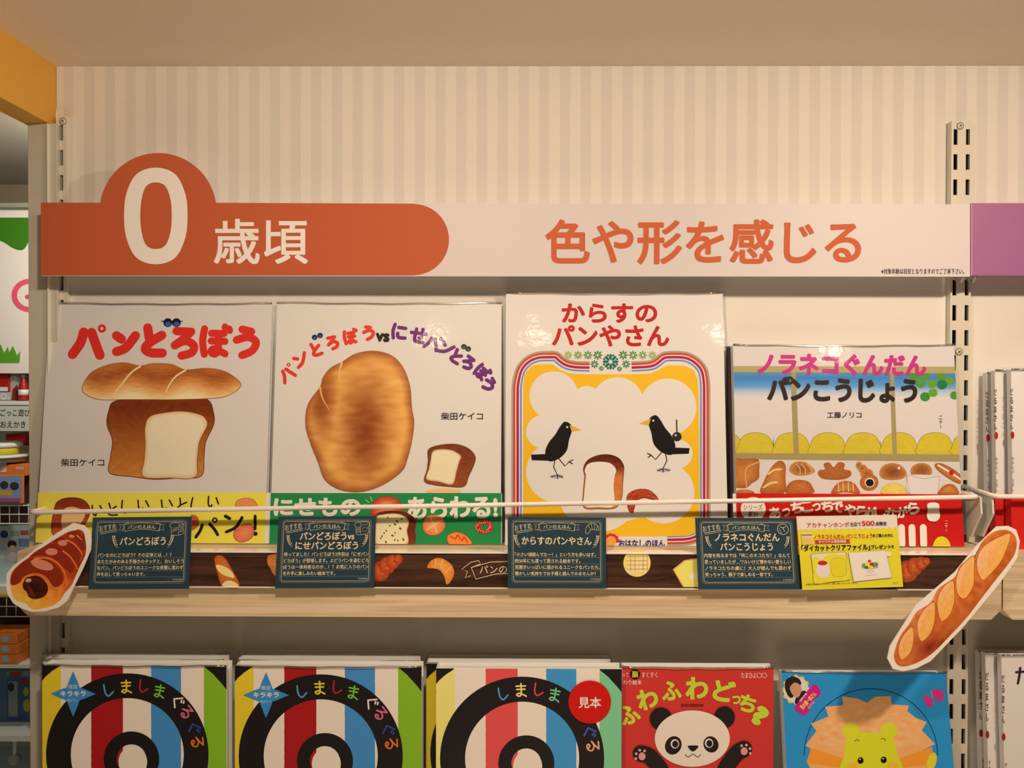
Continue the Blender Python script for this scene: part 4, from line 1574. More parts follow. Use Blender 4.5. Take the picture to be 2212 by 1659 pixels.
book_card([(200.5, 1118), (414, 1116), (408, 1272), (191, 1273)], [('パンどろぼう', 245, 635)],
          [('パンなのにどろぼう？その正体とは…！？', 690), ('あたたかみのある手描きのタッチと、おいしそう', 795), ('なパン。パンどろぼうのユニークな表情に思わず', 795), ('声を出して笑っちゃいます。', 470)],
          'dark green recommendation card under the yellow-banded book', 'toast')
book_card([(602, 1116), (812, 1115), (808, 1270), (594, 1271)], [('パンどろぼうvs', 195, 665), ('にせパンどろぼう', 160, 700)],
          [('待ってました！パンどろぼう2作目は「にせパン', 795), ('どろぼう」が登場します。ぶどうパンを盗むどろ', 795), ('ぼうは一体何者なのか…！？お気に入りのパン', 795), ('を片手に楽しみたい絵本です。', 510)],
          'dark green recommendation card under the green-banded book', 'seeded')
book_card([(1096.5, 1116), (1309, 1118), (1310, 1271), (1097, 1271)], [('からすのパンやさん', 122, 722)],
          [('「小さい頃読んでたー！」という方も多いはず。', 760), ('約50年にも渡って愛される絵本です。', 625), ('見開きいっぱいに描かれるユニークなパンたち、', 795), ('懐かしい気持ちでお子様と読んでみませんか？', 760)],
          'dark green recommendation card under the yellow-framed book', 'croissant')
book_card([(1501.5, 1118.5), (1719, 1119), (1729, 1272.5), (1509, 1273.5)], [('ノラネコぐんだん', 158, 700), ('パンこうじょう', 200, 640)],
          [('内容を知るまでは「何このネコたち？」なんて', 780), ('思っていましたが…ワルいけど憎めない愛らしい', 785), ('ノラネコたちの虜に！大人が読んでも思わず', 785), ('笑っちゃう、親子で楽しめる一冊です。', 625)],
          'dark green recommendation card touching the yellow promotion card', 'bun')

# yellow promotion card
quad = [(1720.5, 1115.5), (1937, 1112.5), (1951, 1267.5), (1733.5, 1274.5)]
root, pl = card_body(quad, 'yellow promotion card with white wavy top and two small pictures', mat('lemon_card', pc(244, 224, 44), 0.5), YC - 0.0028)
a = Art(pl, quad=quad, size=(930, 680), off=0.00012)
PKW = (238, 214, 206)
wav = [(0, 0), (930, 0), (930, 132)]
for i in range(17):
    x = 930 - 930 * (i + 0.5) / 17
    wav += [(x + 16, 122), (x, 116), (x - 18, 124), (x - 27, 134)]
wav += [(0, 134)]
a.poly(wav, PKW)
a.text('アカチャンホンポ', 88, 60, 480, 108, (206, 60, 60), 0.03)
a.text('全店で', 490, 62, 590, 102, (60, 40, 40), 0.03)
a.text('500', 602, 54, 716, 98, (206, 60, 60), 0.035)
a.text('点限定', 726, 62, 830, 98, (60, 40, 40), 0.03)
a.text('ノラネコぐんだん パンこうじょう', 145, 172, 690, 212, (206, 70, 60), 0.03)
a.text('をご購入の方に', 694, 176, 880, 206, (50, 36, 34), 0.03)
a.poly([(148, 222), (480, 220), (470, 240), (480, 258), (148, 258), (158, 240)], (206, 62, 60))
a.text('オリジナル限定特典', 186, 226, 440, 252, PKW, 0.03)
a.text('「ダイカットクリアファイル」', 24, 268, 655, 324, (40, 30, 28), 0.035)
a.text('プレゼント!!', 666, 278, 875, 316, (40, 30, 28), 0.03)
a.poly([(32, 154), (132, 154), (132, 262), (32, 262)], (236, 206, 140))
a.poly([(34, 166), (130, 166), (130, 182), (34, 182)], (150, 130, 150))
a.poly([(34, 196), (130, 196), (130, 256), (34, 256)], (238, 190, 100))
a.poly([(104, 350), (428, 336), (450, 600), (116, 632)], (150, 130, 40))
a.poly([(108, 352), (424, 340), (446, 596), (118, 626)], PKW)
a.smooth([(112, 410), (150, 378), (200, 400), (260, 360), (340, 356), (420, 380), (440, 480), (444, 592), (280, 610), (120, 622), (116, 500)], (240, 216, 60))
a.ell(206, 500, 66, 74, PKW)
a.ell(206, 436, 44, 22, (196, 50, 50))
a.ell(350, 480, 74, 88, (236, 206, 44))
a.stroke([(276, 480), (290, 410), (350, 392), (410, 410), (424, 480), (410, 550), (350, 568), (290, 552), (276, 480)], 2.4, (130, 100, 50))
a.poly([(452, 344), (800, 332), (836, 592), (478, 620)], (170, 150, 150))
a.poly([(455, 346), (796, 335), (832, 588), (480, 616)], PKW)
a.ell(640, 486, 78, 18, (170, 160, 160))
for x, y, r_, c in ((590, 470, 26, (110, 160, 60)), (625, 462, 28, (230, 210, 50)), (665, 464, 26, (190, 40, 40)), (695, 462, 24, (90, 150, 60)), (640, 430, 16, (200, 50, 60)), (606, 488, 18, (60, 110, 60)), (650, 488, 20, (236, 200, 60))):
    a.ell(x, y, r_, r_ * 0.85, c, 0, 20)
a.ell(640, 524, 40, 20, (216, 200, 196))
a.stroke([(588, 568), (640, 560), (700, 556)], 3, (150, 140, 140))
a.ell(824, 368, 30, 22, PKW)
a.text('※画像はイメージです。数に限りがございます。', 36, 622, 520, 634, (110, 90, 40), 0.02)
a.text('見本品', 840, 632, 885, 646, (110, 90, 40), 0.0)
a.build('card_print', root, INK)

# ================================================================== CUT-OUT BREADS
pcut = Plane(0.733)
k = c3(0, 1120, 6.912)
cut = k([(1090, 70), (1250, 105), (1330, 200), (1360, 330), (1350, 470), (1240, 740), (1130, 960), (1000, 1230), (870, 1330), (680, 1385), (470, 1395), (340, 1350),
         (200, 1270), (110, 1130), (90, 1000), (100, 820), (200, 700), (400, 560), (620, 380), (860, 210)])
root = thing('bread_cutout', pcut.at(100, 1322), 'paper cutout of a chocolate cornet bread at the left shelf end', 'cutout')
CUTB = mat('cutout_white_card', pc(240, 220, 200), 0.5)
MB().prism([pcut.at(x, y) for x, y in cut], Vector((0, 0.0012, 0))).build('cutout_board', CUTB, root)
MB().box(pcut.at(70, 1230, -0.0012), pcut.at(110, 1260, -0.0012) + Vector((0, YF - 0.0003 - 0.7342, 0))).build('mounting_pad', WHITEBOARD, root)
a = Art(pcut, off=0.0001, W=(204, 178, 154))
body = k([(1180, 165), (1250, 210), (1275, 320), (1288, 420), (1270, 560), (1200, 700), (1130, 860), (1060, 1010), (960, 1120), (900, 1220), (760, 1310), (600, 1350), (480, 1350), (370, 1260),
          (250, 1230), (180, 1130), (155, 1000), (155, 870), (200, 770), (320, 660), (420, 590), (520, 500), (640, 430), (760, 350), (860, 290), (1000, 210), (1100, 185)])


def cf(x, y, e):
    X, Y = x * 6.912, (y - 1120) * 6.912
    c = ramp((Y - X * 0.55 - 150) / 700, (0.0, (150, 44, 20)), (0.35, (190, 72, 28)), (0.8, (214, 120, 36)), (1.2, (226, 150, 50)))
    return brush(c, x, y, 22, 0.08, 0.08)


a.grad(body, cf, 16, k=4)
DK = (128, 36, 16)
for pts in ([(160, 980), (165, 860), (240, 740), (420, 600), (600, 590), (720, 620), (860, 720), (930, 830), (945, 920), (900, 1000), (820, 1022), (760, 970), (690, 870), (560, 815), (440, 830), (350, 880), (300, 950), (230, 992)],
            [(440, 570), (640, 430), (760, 380), (880, 430), (1000, 560), (1080, 680), (1102, 780), (1060, 820), (990, 770), (890, 650), (760, 570), (600, 555)],
            [(800, 345), (900, 280), (1010, 320), (1130, 420), (1195, 530), (1190, 620), (1130, 640), (1050, 570), (940, 460), (840, 390)],
            [(1000, 215), (1120, 180), (1200, 240), (1270, 380), (1270, 460), (1220, 470), (1150, 360), (1060, 280)]):
    a.smooth(k(pts), DK)
for x, y, rx, ry, r_ in ((628, 690, 175, 72, 17), (770, 497, 92, 52, 0), (934, 366, 70, 44, 3), (1071, 266, 42, 26, 10)):
    a.ell(x / 6.912, 1120 + y / 6.912, rx / 6.912, ry / 6.912, (198, 112, 84), r_)
for p in ([(520, 600), (700, 590), (850, 660), (950, 780), (990, 920), (990, 1020)], [(940, 490), (1040, 560), (1120, 680), (1160, 760)], [(980, 320), (1090, 370), (1180, 460), (1230, 540)], [(1150, 250), (1220, 320)]):
    a.stroke(k(p), 3.2, (216, 110, 50), w1=2)
a.grad(k([(340, 980), (390, 890), (480, 860), (560, 858), (640, 900), (700, 980), (716, 1060), (680, 1150), (600, 1190), (510, 1205), (430, 1170), (400, 1100), (350, 1050)]),
       lambda x, y, e: brush(ramp(e, (0, (46, 14, 8)), (1, (72, 22, 12))), x, y, 14, .1, .1), 7, k=4)
a.ell(426 / 6.912, 1120 + 924 / 6.912, 6.5, 4, (196, 140, 110), -10)
a.poly(k([(410, 1000), (450, 1010), (530, 1170), (440, 1150)]), (92, 34, 16))
a.build('cutout_print', root, INK)

k = c3(1880, 1120, 3.078)
cut = k([(840, 55), (920, 50), (970, 75), (995, 150), (978, 260), (860, 430), (620, 720), (400, 950), (300, 1000), (215, 1015), (150, 1000), (113, 930), (130, 850), (200, 740), (300, 580), (430, 470), (560, 360), (700, 190)])
pcut2 = Plane(0.735)
root = thing('bread_cutout', pcut2.at(1960, 1446), 'long paper cutout of a baguette hanging across the right shelf end', 'cutout')
MB().prism([pcut2.at(x, y) for x, y in cut], Vector((0, 0.0012, 0))).build('cutout_board', CUTB, root)
MB().box(pcut2.at(2070, 1275, -0.0012), pcut2.at(2110, 1300, -0.0012) + Vector((0, YF - 0.0003 - 0.7362, 0))).build('mounting_pad', WHITEBOARD, root)
a = Art(pcut2, off=0.0001, W=(212, 184, 158))
body = k([(880, 75), (940, 90), (972, 140), (966, 220), (920, 300), (840, 400), (740, 530), (640, 660), (520, 790), (420, 890), (330, 950), (240, 982), (185, 975), (158, 930), (165, 870),
          (200, 780), (260, 700), (310, 620), (400, 560), (450, 470), (560, 390), (600, 310), (700, 240), (740, 160), (810, 95)])


def bf2(x, y, e):
    X, Y = (x - 1880) * 3.078, (y - 1120) * 3.078
    d = (X + Y * 0.86 - 1070) / 260
    c = ramp(d, (-1, (198, 106, 46)), (0.2, (186, 88, 34)), (0.9, (160, 66, 26)))
    c = lerp(c, (126, 34, 14), 0.8 * math.exp(-((X - 400) / 110) ** 2 - ((Y - 860) / 90) ** 2))
    return brush(c, x, y, 30, 0.07, 0.07)


a.grad(body, bf2, 18, k=4)
for pts in ([(922, 98), (930, 130), (905, 210), (860, 300), (790, 380), (750, 412), (715, 360), (708, 280), (740, 200), (820, 140)],
            [(690, 250), (692, 340), (690, 430), (660, 500), (620, 535), (580, 500), (568, 420), (590, 340), (640, 280)],
            [(548, 412), (560, 480), (558, 560), (530, 640), (475, 686), (450, 620), (446, 540), (480, 460)],
            [(424, 555), (432, 620), (425, 700), (390, 780), (335, 816), (312, 740), (315, 680), (360, 600)],
            [(280, 722), (290, 780), (280, 860), (250, 915), (205, 940), (186, 880), (200, 810), (240, 750)]):
    cx = sum(p[0] for p in pts) / len(pts)
    cy = sum(p[1] for p in pts) / len(pts)

    def sf(x, y, e, cx=cx, cy=cy):
        X, Y = (x - 1880) * 3.078, (y - 1120) * 3.078
        t = ((X - cx) * 0.7 + (Y - cy) * 0.35) / 70
        return brush(ramp(t, (-0.8, (226, 156, 104)), (0.0, (228, 150, 74)), (0.9, (228, 150, 54))), x, y, 18, .12, .12)
    a.grad(k(pts), sf, 8, k=4, line=(168, 74, 30), lw=1.6)
    x0, y0 = pts[0]
    a.stroke(k([(x0 - 20, y0 + 55), (cx - 18, cy - 10), (cx - 14, cy + 60)]), 1.2, (212, 130, 70))
a.build('cutout_print', root, INK)

# ================================================================== LOWER ROW: striped board books
YLOW = 0.775
WL = (216, 192, 168)


def art_stripes(a, ox, oy, sx=1.0, faded=False):
    """ox, oy: top-left corner of the cover in photo pixels"""
    f = lambda x, y: (ox + (x - 91) * sx, oy + (y - 1437) * sx)
    F = lambda pts: [f(*p) for p in pts]
    WHT = (228, 204, 184)
    pal = dict(y=(222, 186, 40), r=(164, 26, 26), b=(66, 130, 176), g=(130, 170, 34), k=(30, 24, 22))
    if faded:
        pal = dict(y=(240, 212, 110), r=(216, 74, 68), b=(62, 136, 188), g=(122, 182, 130), k=(32, 26, 26))
    a.poly(F([(85, 1430), (500, 1430), (500, 1860), (85, 1860)]), WHT)
    for x0, x1, c in ((85, 131.5, 'y'), (197, 265.5, 'r'), (326.5, 391, 'b'), (440.5, 500, 'g')):
        L_ = [(x0 + 0.7 * noise.noise(Vector((x0, y * .11, 0))), y) for y in range(1430, 1861, 6)]
        R_ = [(x1 + 0.7 * noise.noise(Vector((x1, y * .11, 4))), y) for y in range(1860, 1429, -6)]
        a.poly(F(L_ + R_), pal[c])
    a.poly(F([(85, 1430), (129, 1430), (129, 1439), (112, 1450), (98, 1462), (90, 1472), (85, 1478)]), pal['k'])
    a.poly(F([(441, 1430), (500, 1430), (500, 1504), (480, 1478), (460, 1456), (441, 1440)]), pal['k'])
    cx, cy = f(275, 1630)
    a.ring(cx, cy, 122 * sx, 175.5 * sx, pal['k'], n=96)
    cx, cy = f(284, 1640)
    a.ring(cx, cy, 32 * sx, 60 * sx, pal['k'], n=60)
    a.ell(cx + 3, cy + 6, 31 * sx, 34 * sx, WHT)
    cols = [(80, 146, 180), (226, 186, 48), (176, 36, 44), (108, 174, 54), (230, 222, 206), (206, 96, 120), (48, 66, 140), (214, 106, 36)]
    if faded:
        cols = [(76, 140, 196), (238, 208, 100), (214, 60, 70), (110, 180, 120), (230, 222, 206), (230, 130, 140), (60, 90, 170), (238, 150, 110)]
    for i, (ch, X, Y, r_) in enumerate((('し', 635, 468, -14), ('ま', 785, 440, -2), ('し', 930, 435, 2), ('ま', 1065, 478, 10), ('ぐ', 1208, 560, 40), ('る', 1292, 650, 52), ('ぐ', 1352, 778, 72), ('る', 1385, 902, 86))):
        if faded and i in (4, 5):
            continue
        x, y = f(70 + X / 3.88, 1370 + Y / 3.88)
        a.kana(ch, x, y, 29 * sx, 3.4, cols[i], r_)
    if not faded:
        S = (58, 128, 176)
        pts = []
        for i in range(4):
            t = math.pi / 2 * i - math.pi / 2
            pts.append((158 + 49 * math.cos(t), 1499 + 49 * math.sin(t)))
            for dt, rr in ((0.42, 26), (math.pi / 4, 19.5), (math.pi / 2 - 0.42, 26)):
                pts.append((158 + rr * math.cos(t + dt), 1499 + rr * math.sin(t + dt)))
        a.poly(F(pts), S)
        Wt = (222, 214, 206)
        for t, x0, y0, x1, y1, bo in (('限定', 148, 1479, 168, 1488, 0.0), ('キラキラ', 131, 1493, 185, 1504, 0.03), ('カバー', 145, 1509, 170, 1516, 0.0)):
            (X0, Y0), (X1, Y1) = f(x0, y0), f(x1, y1)
            a.text(t, X0, Y0, X1, Y1, Wt, bo)


def board_book(x0, x1, ytop, Y, thick, label, art=None, radius=0.0, W=WL, zf=None, covermat=COVERW, lean=0.0, sleeve=True, group=None, name='board_book', pad=(0.0015, 0.0015, 0.002), board=0.0018):
    zf = zlow + 0.0003 if zf is None else zf
    pl = Plane(Y, lean, z=zf - H) if lean else Plane(Y)
    root = make_book(pl, x0, x1, ytop, zf, thick, label, covermat=covermat, radius=radius, sleeve=sleeve, group=group, name=name, sleeve_pad=pad, board=board)
    A, B = pl.at(x0, ytop), pl.at(x1, ytop)
    if art:
        o = clip_art(art, pl, A.x + 0.0001, B.x - 0.0001, W, 0.0003, root, 'cover_print', zlim=(zf + 0.0008, (A.z + B.z) / 2 - 0.0001))
        if radius:
            # cut the two rounded right corners out of the ink
            pass
    return root, pl


TH = 0.0155
board_book(91, 490, 1437, YLOW, TH, 'striped board book with blue star, front of the left stack', lambda a: art_stripes(a, 91, 1437))
for i in (1, 2):
    board_book(91 + 1.5 * i, 490 - 6 * i, 1437 - 12 * i, YLOW + i * (TH + 0.0012), TH,
               ['', 'striped board book in the middle of the left stack', 'striped board book at the back of the left stack'][i], None, group='left stack of striped board books')
board_book(507, 911, 1439, YLOW, TH, 'striped board book with blue star, front of the middle stack', lambda a: art_stripes(a, 507, 1439, 1.01))
for i in (1, 2):
    board_book(509 + 3 * i, 911 - 6 * i, 1439 - 12 * i, YLOW + i * (TH + 0.0012), TH,
               ['', 'striped board book in the middle of the middle stack', 'striped board book at the back of the middle stack'][i], None, group='middle stack of striped board books')
root, pl = board_book(942, 1343, 1444, YLOW - 0.004, 0.0175, 'faded striped sample board book with red round sticker', lambda a: art_stripes(a, 942, 1444, 1.01, True), sleeve=False)
# red sticker
a = Art(pl, off=0.0011, W=WL)
a.ell(1274, 1516.5, 46, 46.5, (196, 22, 16), 0, 64)
a.text('見本', 1250, 1506, 1298, 1529, (238, 216, 196), 0.02)
a.build('round_sticker', root, GLOSS, 'red round sticker with white lettering')
board_book(921, 1322, 1434, YLOW + 0.0165, TH, 'striped board book with yellow edge directly behind the sample copy', lambda a: art_stripes(a, 921, 1434))
board_book(925, 1318, 1424, YLOW + 0.0332, TH * 0.85, 'rearmost striped board book behind the sample copy', None)


# ------- panda board book
def art_panda(a):
    k = c3(1320, 1370, 2.8727)
    q = lambda x, y: k([(x, y)])[0]
    RED = (200, 52, 44)
    a.rect(1330, 1430, 1690, 1760, RED)
    YG = (188, 196, 54)
    for ch, x, y, s_, r_ in (('ふ', 112, 498, 112, -22), ('わ', 225, 402, 118, -16), ('ふ', 372, 350, 112, -8), ('わ', 532, 335, 128, 0), ('ど', 702, 352, 122, 10), ('っ', 776, 408, 50, 14), ('ち', 846, 430, 96, 22), ('?', 926, 508, 100, 26)):
        X, Y = q(x, y)
        h = s_ / 2.8727 / 2
        a.text(ch, X - h * (0.6 if ch == '?' else 1), Y - h, X + h * (0.6 if ch == '?' else 1), Y + h, YG, 0.045, r_)
    a.text('accototo', 1471.5, 1520, 1519.5, 1526.5, (50, 26, 24), 0.008)
    a.text('って', 1344, 1453.5, 1358, 1462, (238, 206, 186), 0.0)
    a.ell(*q(149, 248), 11, 11, (26, 22, 20))
    a.text('脳', 1365.5, 1450, 1378, 1463, (206, 190, 60), 0.03)
    a.text('すくすく', 1386, 1452, 1420, 1464, (238, 206, 186), 0.01)
    a.text('わり絵本', 1346, 1469, 1386, 1479, (238, 206, 186), 0.01)
    a.text('たまひよ', 1601, 1453, 1633, 1465, (238, 206, 186), 0.01)
    for x in (1640, 1651):
        a.ring(x, 1459, 4.6, 5.6, (238, 206, 186), n=20)
    BK = (36, 28, 26)
    WHT = (236, 212, 186)
    for p in ([(340, 900), (300, 830), (240, 760), (185, 740)], [(680, 900), (720, 820), (780, 740), (825, 712)]):
        a.stroke(k(p), 34, BK, w1=36)
    a.ell(*q(310, 525), 24.5, 24.5, BK)
    a.ell(*q(704, 515), 22.5, 23.5, BK)
    a.ell(*q(504, 648), 81, 61, WHT, 0, 60)
    a.ell(*q(386, 690), 17.5, 20.5, BK, 25)
    a.ell(*q(620, 684), 16, 18, BK, -25)
    for x, y in ((396, 680), (608, 676)):
        a.ell(*q(x, y), 9, 10, WHT)
        a.ell(*q(x + 2, y + 2), 6.5, 7.5, BK)
    a.smooth(k([(476, 694), (508, 690), (542, 694), (528, 716), (508, 728), (488, 716)]), BK)
    a.stroke(k([(460, 748), (480, 762), (508, 744), (536, 762), (556, 748)]), 1.6, BK)
    for x, y, rr in ((192, 758, 1), (826, 726, 1)):
        a.ell(*q(x, y), 7.5, 8.5, (214, 140, 130))
        for dx, dy in ((-38, 14), (-36, -16), (-14, -38), (16, -34)):
            a.ell(*q(x + dx * (1 if x < 500 else -1), y + dy), 3, 3, (214, 150, 140), 0, 14)


board_book(1344, 1671, 1441, 0.7885, 0.012, 'red board book with a panda face under a fluffy green title', art_panda, W=(216, 192, 168), zf=P(1500, 1441, 0.7885).z - 0.162, pad=(0.001, 0.004, 0.0012))


# ------- lion board book
def art_lion(a):
    k = c3(1320, 1370, 2.8727)
    q = lambda x, y: k([(x, y)])[0]
    BL = (44, 132, 182)
    a.rect(1670, 1440, 2110, 1760, BL)
    cx, cy = q(1612, 752)
    a.ring(cx, cy, 143, 145, (20, 60, 90), 180, 360, 60)
    OR = (236, 156, 92)
    a.poly(k([(1205, 690), (1275, 600), (1240, 555), (1350, 510), (1328, 450), (1440, 440), (1435, 386), (1530, 400), (1588, 425), (1640, 388), (1736, 384), (1740, 436), (1848, 442), (1835, 496), (1958, 546),
              (1928, 595), (2010, 682), (1930, 720), (1990, 760), (1960, 860), (1250, 860), (1215, 790), (1240, 710)]), OR)
    a.grad(k([(1300, 600), (1360, 500), (1480, 430), (1610, 430), (1740, 440), (1880, 510), (1930, 620), (1900, 700), (1600, 740), (1310, 700)]),
           lambda x, y, e: brush((240, 160, 98), x, y, 26, .06, .1), 12, k=4)
    a.poly(k([(1240, 706), (1440, 770), (1440, 830), (1215, 800)]), (236, 140, 44))
    a.poly(k([(1990, 700), (1790, 770), (1800, 830), (2010, 806)]), (236, 140, 44))
    YG = (206, 196, 38)
    a.ell(*q(1490, 602), 18.5, 18.5, YG)
    a.ell(*q(1722, 600), 18.5, 18.5, YG)
    a.smooth(k([(1465, 640), (1530, 612), (1610, 608), (1700, 614), (1750, 645), (1775, 740), (1800, 900), (1440, 900), (1448, 740)]), YG)
    for x, y in ((1548, 784), (1692, 780)):
        a.ell(*q(x, y), 6.6, 7.2, (30, 24, 20))
        a.ell(*q(x - 4, y - 8), 1.6, 1.6, (240, 230, 200), 0, 10)
    a.stroke(k([(1512, 664), (1526, 654), (1540, 662)]), 1.8, (120, 90, 40))
    a.stroke(k([(1676, 650), (1694, 648), (1704, 662)]), 1.8, (120, 90, 40))
    a.ell(*q(1500, 818), 12, 8, (228, 168, 50))
    a.ell(*q(1750, 815), 12, 8, (228, 168, 50))
    a.ell(*q(1990, 790), 10, 20, (214, 190, 44), 15)
    # butterfly
    for x, y, rx, ry, r_ in ((1968, 410, 13, 8, 50), (2030, 372, 14, 10, 30), (1978, 432, 8, 7, 0), (2038, 396, 9, 7, 0)):
        a.ell(*q(x, y), rx, ry, (206, 50, 120), r_)
    a.stroke(k([(1985, 352), (1996, 395)]), 2, (140, 170, 60))
    # round photo badge of a dark-haired person and its magenta ribbon
    X, Y = q(1148, 345)
    pts = [(X + (29 + 2.2 * math.cos(12 * t)) * math.cos(t), Y + (31 + 2.2 * math.cos(12 * t)) * math.sin(t)) for t in [i * math.pi / 48 for i in range(96)]]
    a.poly(pts, (232, 176, 70))
    a.ell(X, Y, 26, 28, (206, 196, 180))
    a.smooth(k([(1140, 420), (1160, 370), (1200, 350), (1222, 380), (1215, 430), (1160, 440)]), (40, 32, 36))
    a.smooth(k([(1078, 330), (1085, 285), (1120, 262), (1165, 275), (1180, 310), (1150, 330), (1130, 390), (1100, 385)]), (40, 30, 26))
    a.smooth(k([(1110, 330), (1140, 300), (1172, 315), (1182, 345), (1168, 385), (1145, 392), (1120, 365)]), (196, 136, 100))
    a.smooth(k([(1140, 455), (1190, 385), (1250, 318), (1275, 315), (1302, 368), (1260, 410), (1208, 500), (1150, 475)]), (196, 30, 112))
    a.text('茂木健一郎さん', *q(1158, 396), *q(1288, 428), (238, 206, 60), 0.03, -48)
    a.text('脳科学者', *q(1160, 384), *q(1224, 398), (240, 220, 210), 0.01, -50)
    a.text('おすすめ!', *q(1215, 430), *q(1268, 446), (240, 220, 210), 0.01, -50)


zl = P(1870, 1451, 0.800).z - 0.165
pl_l = None
board_book(1688, 2043, 1451, 0.800 - 0.165 * math.tan(math.radians(10.5)), 0.010, 'blue board book with an orange-maned lion, right of the panda', art_lion, W=(216, 192, 168), zf=zl, lean=10.5, pad=(0.001, 0.001, 0.0012), radius=0.006)

# ================================================================== WHITE BOOKS on the neighbouring shelves
WHITEC = mat('soft_white_cover', pc(228, 208, 190), 0.4)
REDBAND = mat('red_band_paper', pc(214, 34, 28), 0.35)


def white_stack(specs, zf, lean, redband, labels, grp, big=None):
    for (x0, y0, Y, txt), lb in zip(specs, labels):
        pl = Plane(Y, lean, z=zf - H)
        root = make_book(pl, x0, x0 + 420, y0, zf, 0.0075, lb, covermat=WHITEC, name='white_book', group=grp, sleeve_pad=(0.0035, 0.001, 0.003))
        # lettering runs down the edge of the cover beside the spine
        A = pl.at(x0, y0)
        a = Art(pl, W=(226, 202, 180), off=0.0003)
        if redband is None:
            a.vtext('だるまさん', x0 + 4, y0 + 40, y0 + 150, 7, (60, 44, 40), 0.01)
            a.ell(x0 + 5, y0 + 176, 4, 8, (150, 36, 30))
            a.vtext('かがくい ひろし', x0 + 10, y0 + 230, y0 + 330, 5, (70, 52, 46))
        else:
            a.vtext('だるまさん', x0 + 1, y0 + 38, y0 + 130, 7, (60, 44, 40), 0.01)
            a.ell(x0 + 3, y0 + 140, 4, 8, (170, 36, 30))
            a.vtext('かがくい ひろし', x0 + 4, y0 + 186, y0 + 262, 5, (70, 52, 46))
        if big and x0 == specs[0][0]:
            a.stroke([(2195, 1452), (2224, 1450)], 4.5, (50, 36, 32))
            a.stroke([(2204, 1443), (2202, 1460), (2199, 1476)], 5, (50, 36, 32))
        a.build('cover_print', root, INK)
        if redband:
            B = pl.at(x0, redband)
            h = (B.z - zf) / pl.up.z
            up = pl.up
            base = B - up * h
            MB().obox(Vector((B.x - 0.0004, base.y, base.z)) + pl.n * 0.0009, Vector((0.185, 0, 0)), up * h, -pl.n * 0.0095).build('paper_band', REDBAND, root)


white_stack([(2184, 800, 0.7825, 0), (2149, 801, 0.7940, 0), (2131, 806, 0.8058, 0)], zsh + 0.0003, 2.0, 1068,
            ['nearest white book with red band on the right shelf', 'white book with red band, second from the front on the right shelf', 'rearmost white book with red band on the right shelf'],
            'white books with red bands')
white_stack([(2163, 1416, 0.775, 0), (2128, 1411, 0.7865, 0), (2114, 1408, 0.798, 0)], zlow + 0.0003, 3.5, None,
            ['nearest plain white book on the lower right shelf, black stroke on its cover', 'plain white book, second from the front on the lower right shelf', 'rearmost plain white book on the lower right shelf'],
            'plain white books lower right', big=True)

# ================================================================== FAR AISLE seen past the left end
def fb(x0, y0, x1, y1, Y, depth, name, m, root, bevel=0.0):
    return pxbox(x0, y0, x1, y1, Y, depth, bevel).build(name, m, root)


FW = mat('far_white_metal', pc(228, 214, 190), 0.4)
root = thing('shelving_unit', (P(-300, 1500, YB).x, YB, 0), 'tall white shelving unit with goods in the aisle far left', 'shelving')
fb(-600, 446, 110, 1640, YB + 0.30, 0.02, 'back_panel', mat('far_back_panel', pc(226, 206, 172), 0.6), root)
for y0, y1 in ((866, 874), (1266, 1280), (1434, 1442), (1588, 1600)):
    fb(-600, y0, 73, y1, YB, 0.29, 'shelf_board', FW, root)
fb(-600, 438, 110, 447, YB - 0.02, 0.03, 'top_rail', mat('rail_grey', pc(150, 136, 112), 0.5), root)
MB().box((P(74, 900, YB).x, YB + 0.01, 0), (P(90, 900, YB).x, YB + 0.31, P(80, 447, YB).z)).build('side_frame', FW, root)
# header board with flat shapes
root = thing('aisle_sign', (P(0, 806, YB + 0.03).x, YB + 0.03, P(0, 806, YB + 0.03).z), 'white sign with a pink ring and green grass, far left', 'sign')
fb(-420, 448, 70, 806, YB + 0.03, 0.012, 'sign_board', mat('far_sign_white', pc(244, 226, 196), 0.5), root)
pf = Plane(YB + 0.03)
a = Art(pf, off=0.0008)
Art.STEP, keep = 1e-4, Art.STEP
a.poly(catmull([(-80, 470), (-60, 505), (0, 520), (28, 536), (48, 540), (60, 526), (68, 500), (69, 470)], 5, False), (64, 116, 24))
a.ring(64, 638, 27, 39, (232, 84, 100), 92, 268, n=40, ky=0.92)
a.ell(60, 641, 6, 5, (226, 70, 90))
gp = [(-120, 784)]
for x, y in ((-100, 745), (-85, 762), (-60, 748), (-40, 764), (-20, 750), (-8, 764), (1, 743), (9, 762), (17, 749), (20, 761), (28, 747), (37, 768), (44, 758), (42, 784)):
    gp.append((x, y))
a.poly(gp, (92, 150, 40))
a.build('sign_print', root, INK)
Art.STEP = keep
# goods
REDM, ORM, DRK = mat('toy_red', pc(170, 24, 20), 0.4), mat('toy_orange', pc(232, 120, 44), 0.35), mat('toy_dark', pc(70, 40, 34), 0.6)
GRY = mat('toy_grey', pc(170, 156, 140), 0.5)


def box_thing(x0, y0, x1, y1, Y, d, m, label, cat='box', name='toy_box', lab=None, group=None, on=None):
    if on:
        y1 = y0 + (y1 - y0) * (P(0, y0, Y).z - P(0, on, YB).z - 0.0006) / (P(0, y0, Y).z - P(0, y1, Y).z)
    p = P((x0 + x1) / 2, y1, Y)
    r = thing(name, (p.x, Y + d / 2, p.z), label, cat, group)
    fb(x0, y0, x1, y1, Y, d, 'carton', m, r, 0.002)
    if lab:
        a_ = Art(Plane(Y), off=0.0006)
        Art.STEP = 8e-5
        lab(a_)
        Art.STEP = 8e-6
        a_.build('carton_print', r, INK)
    return r


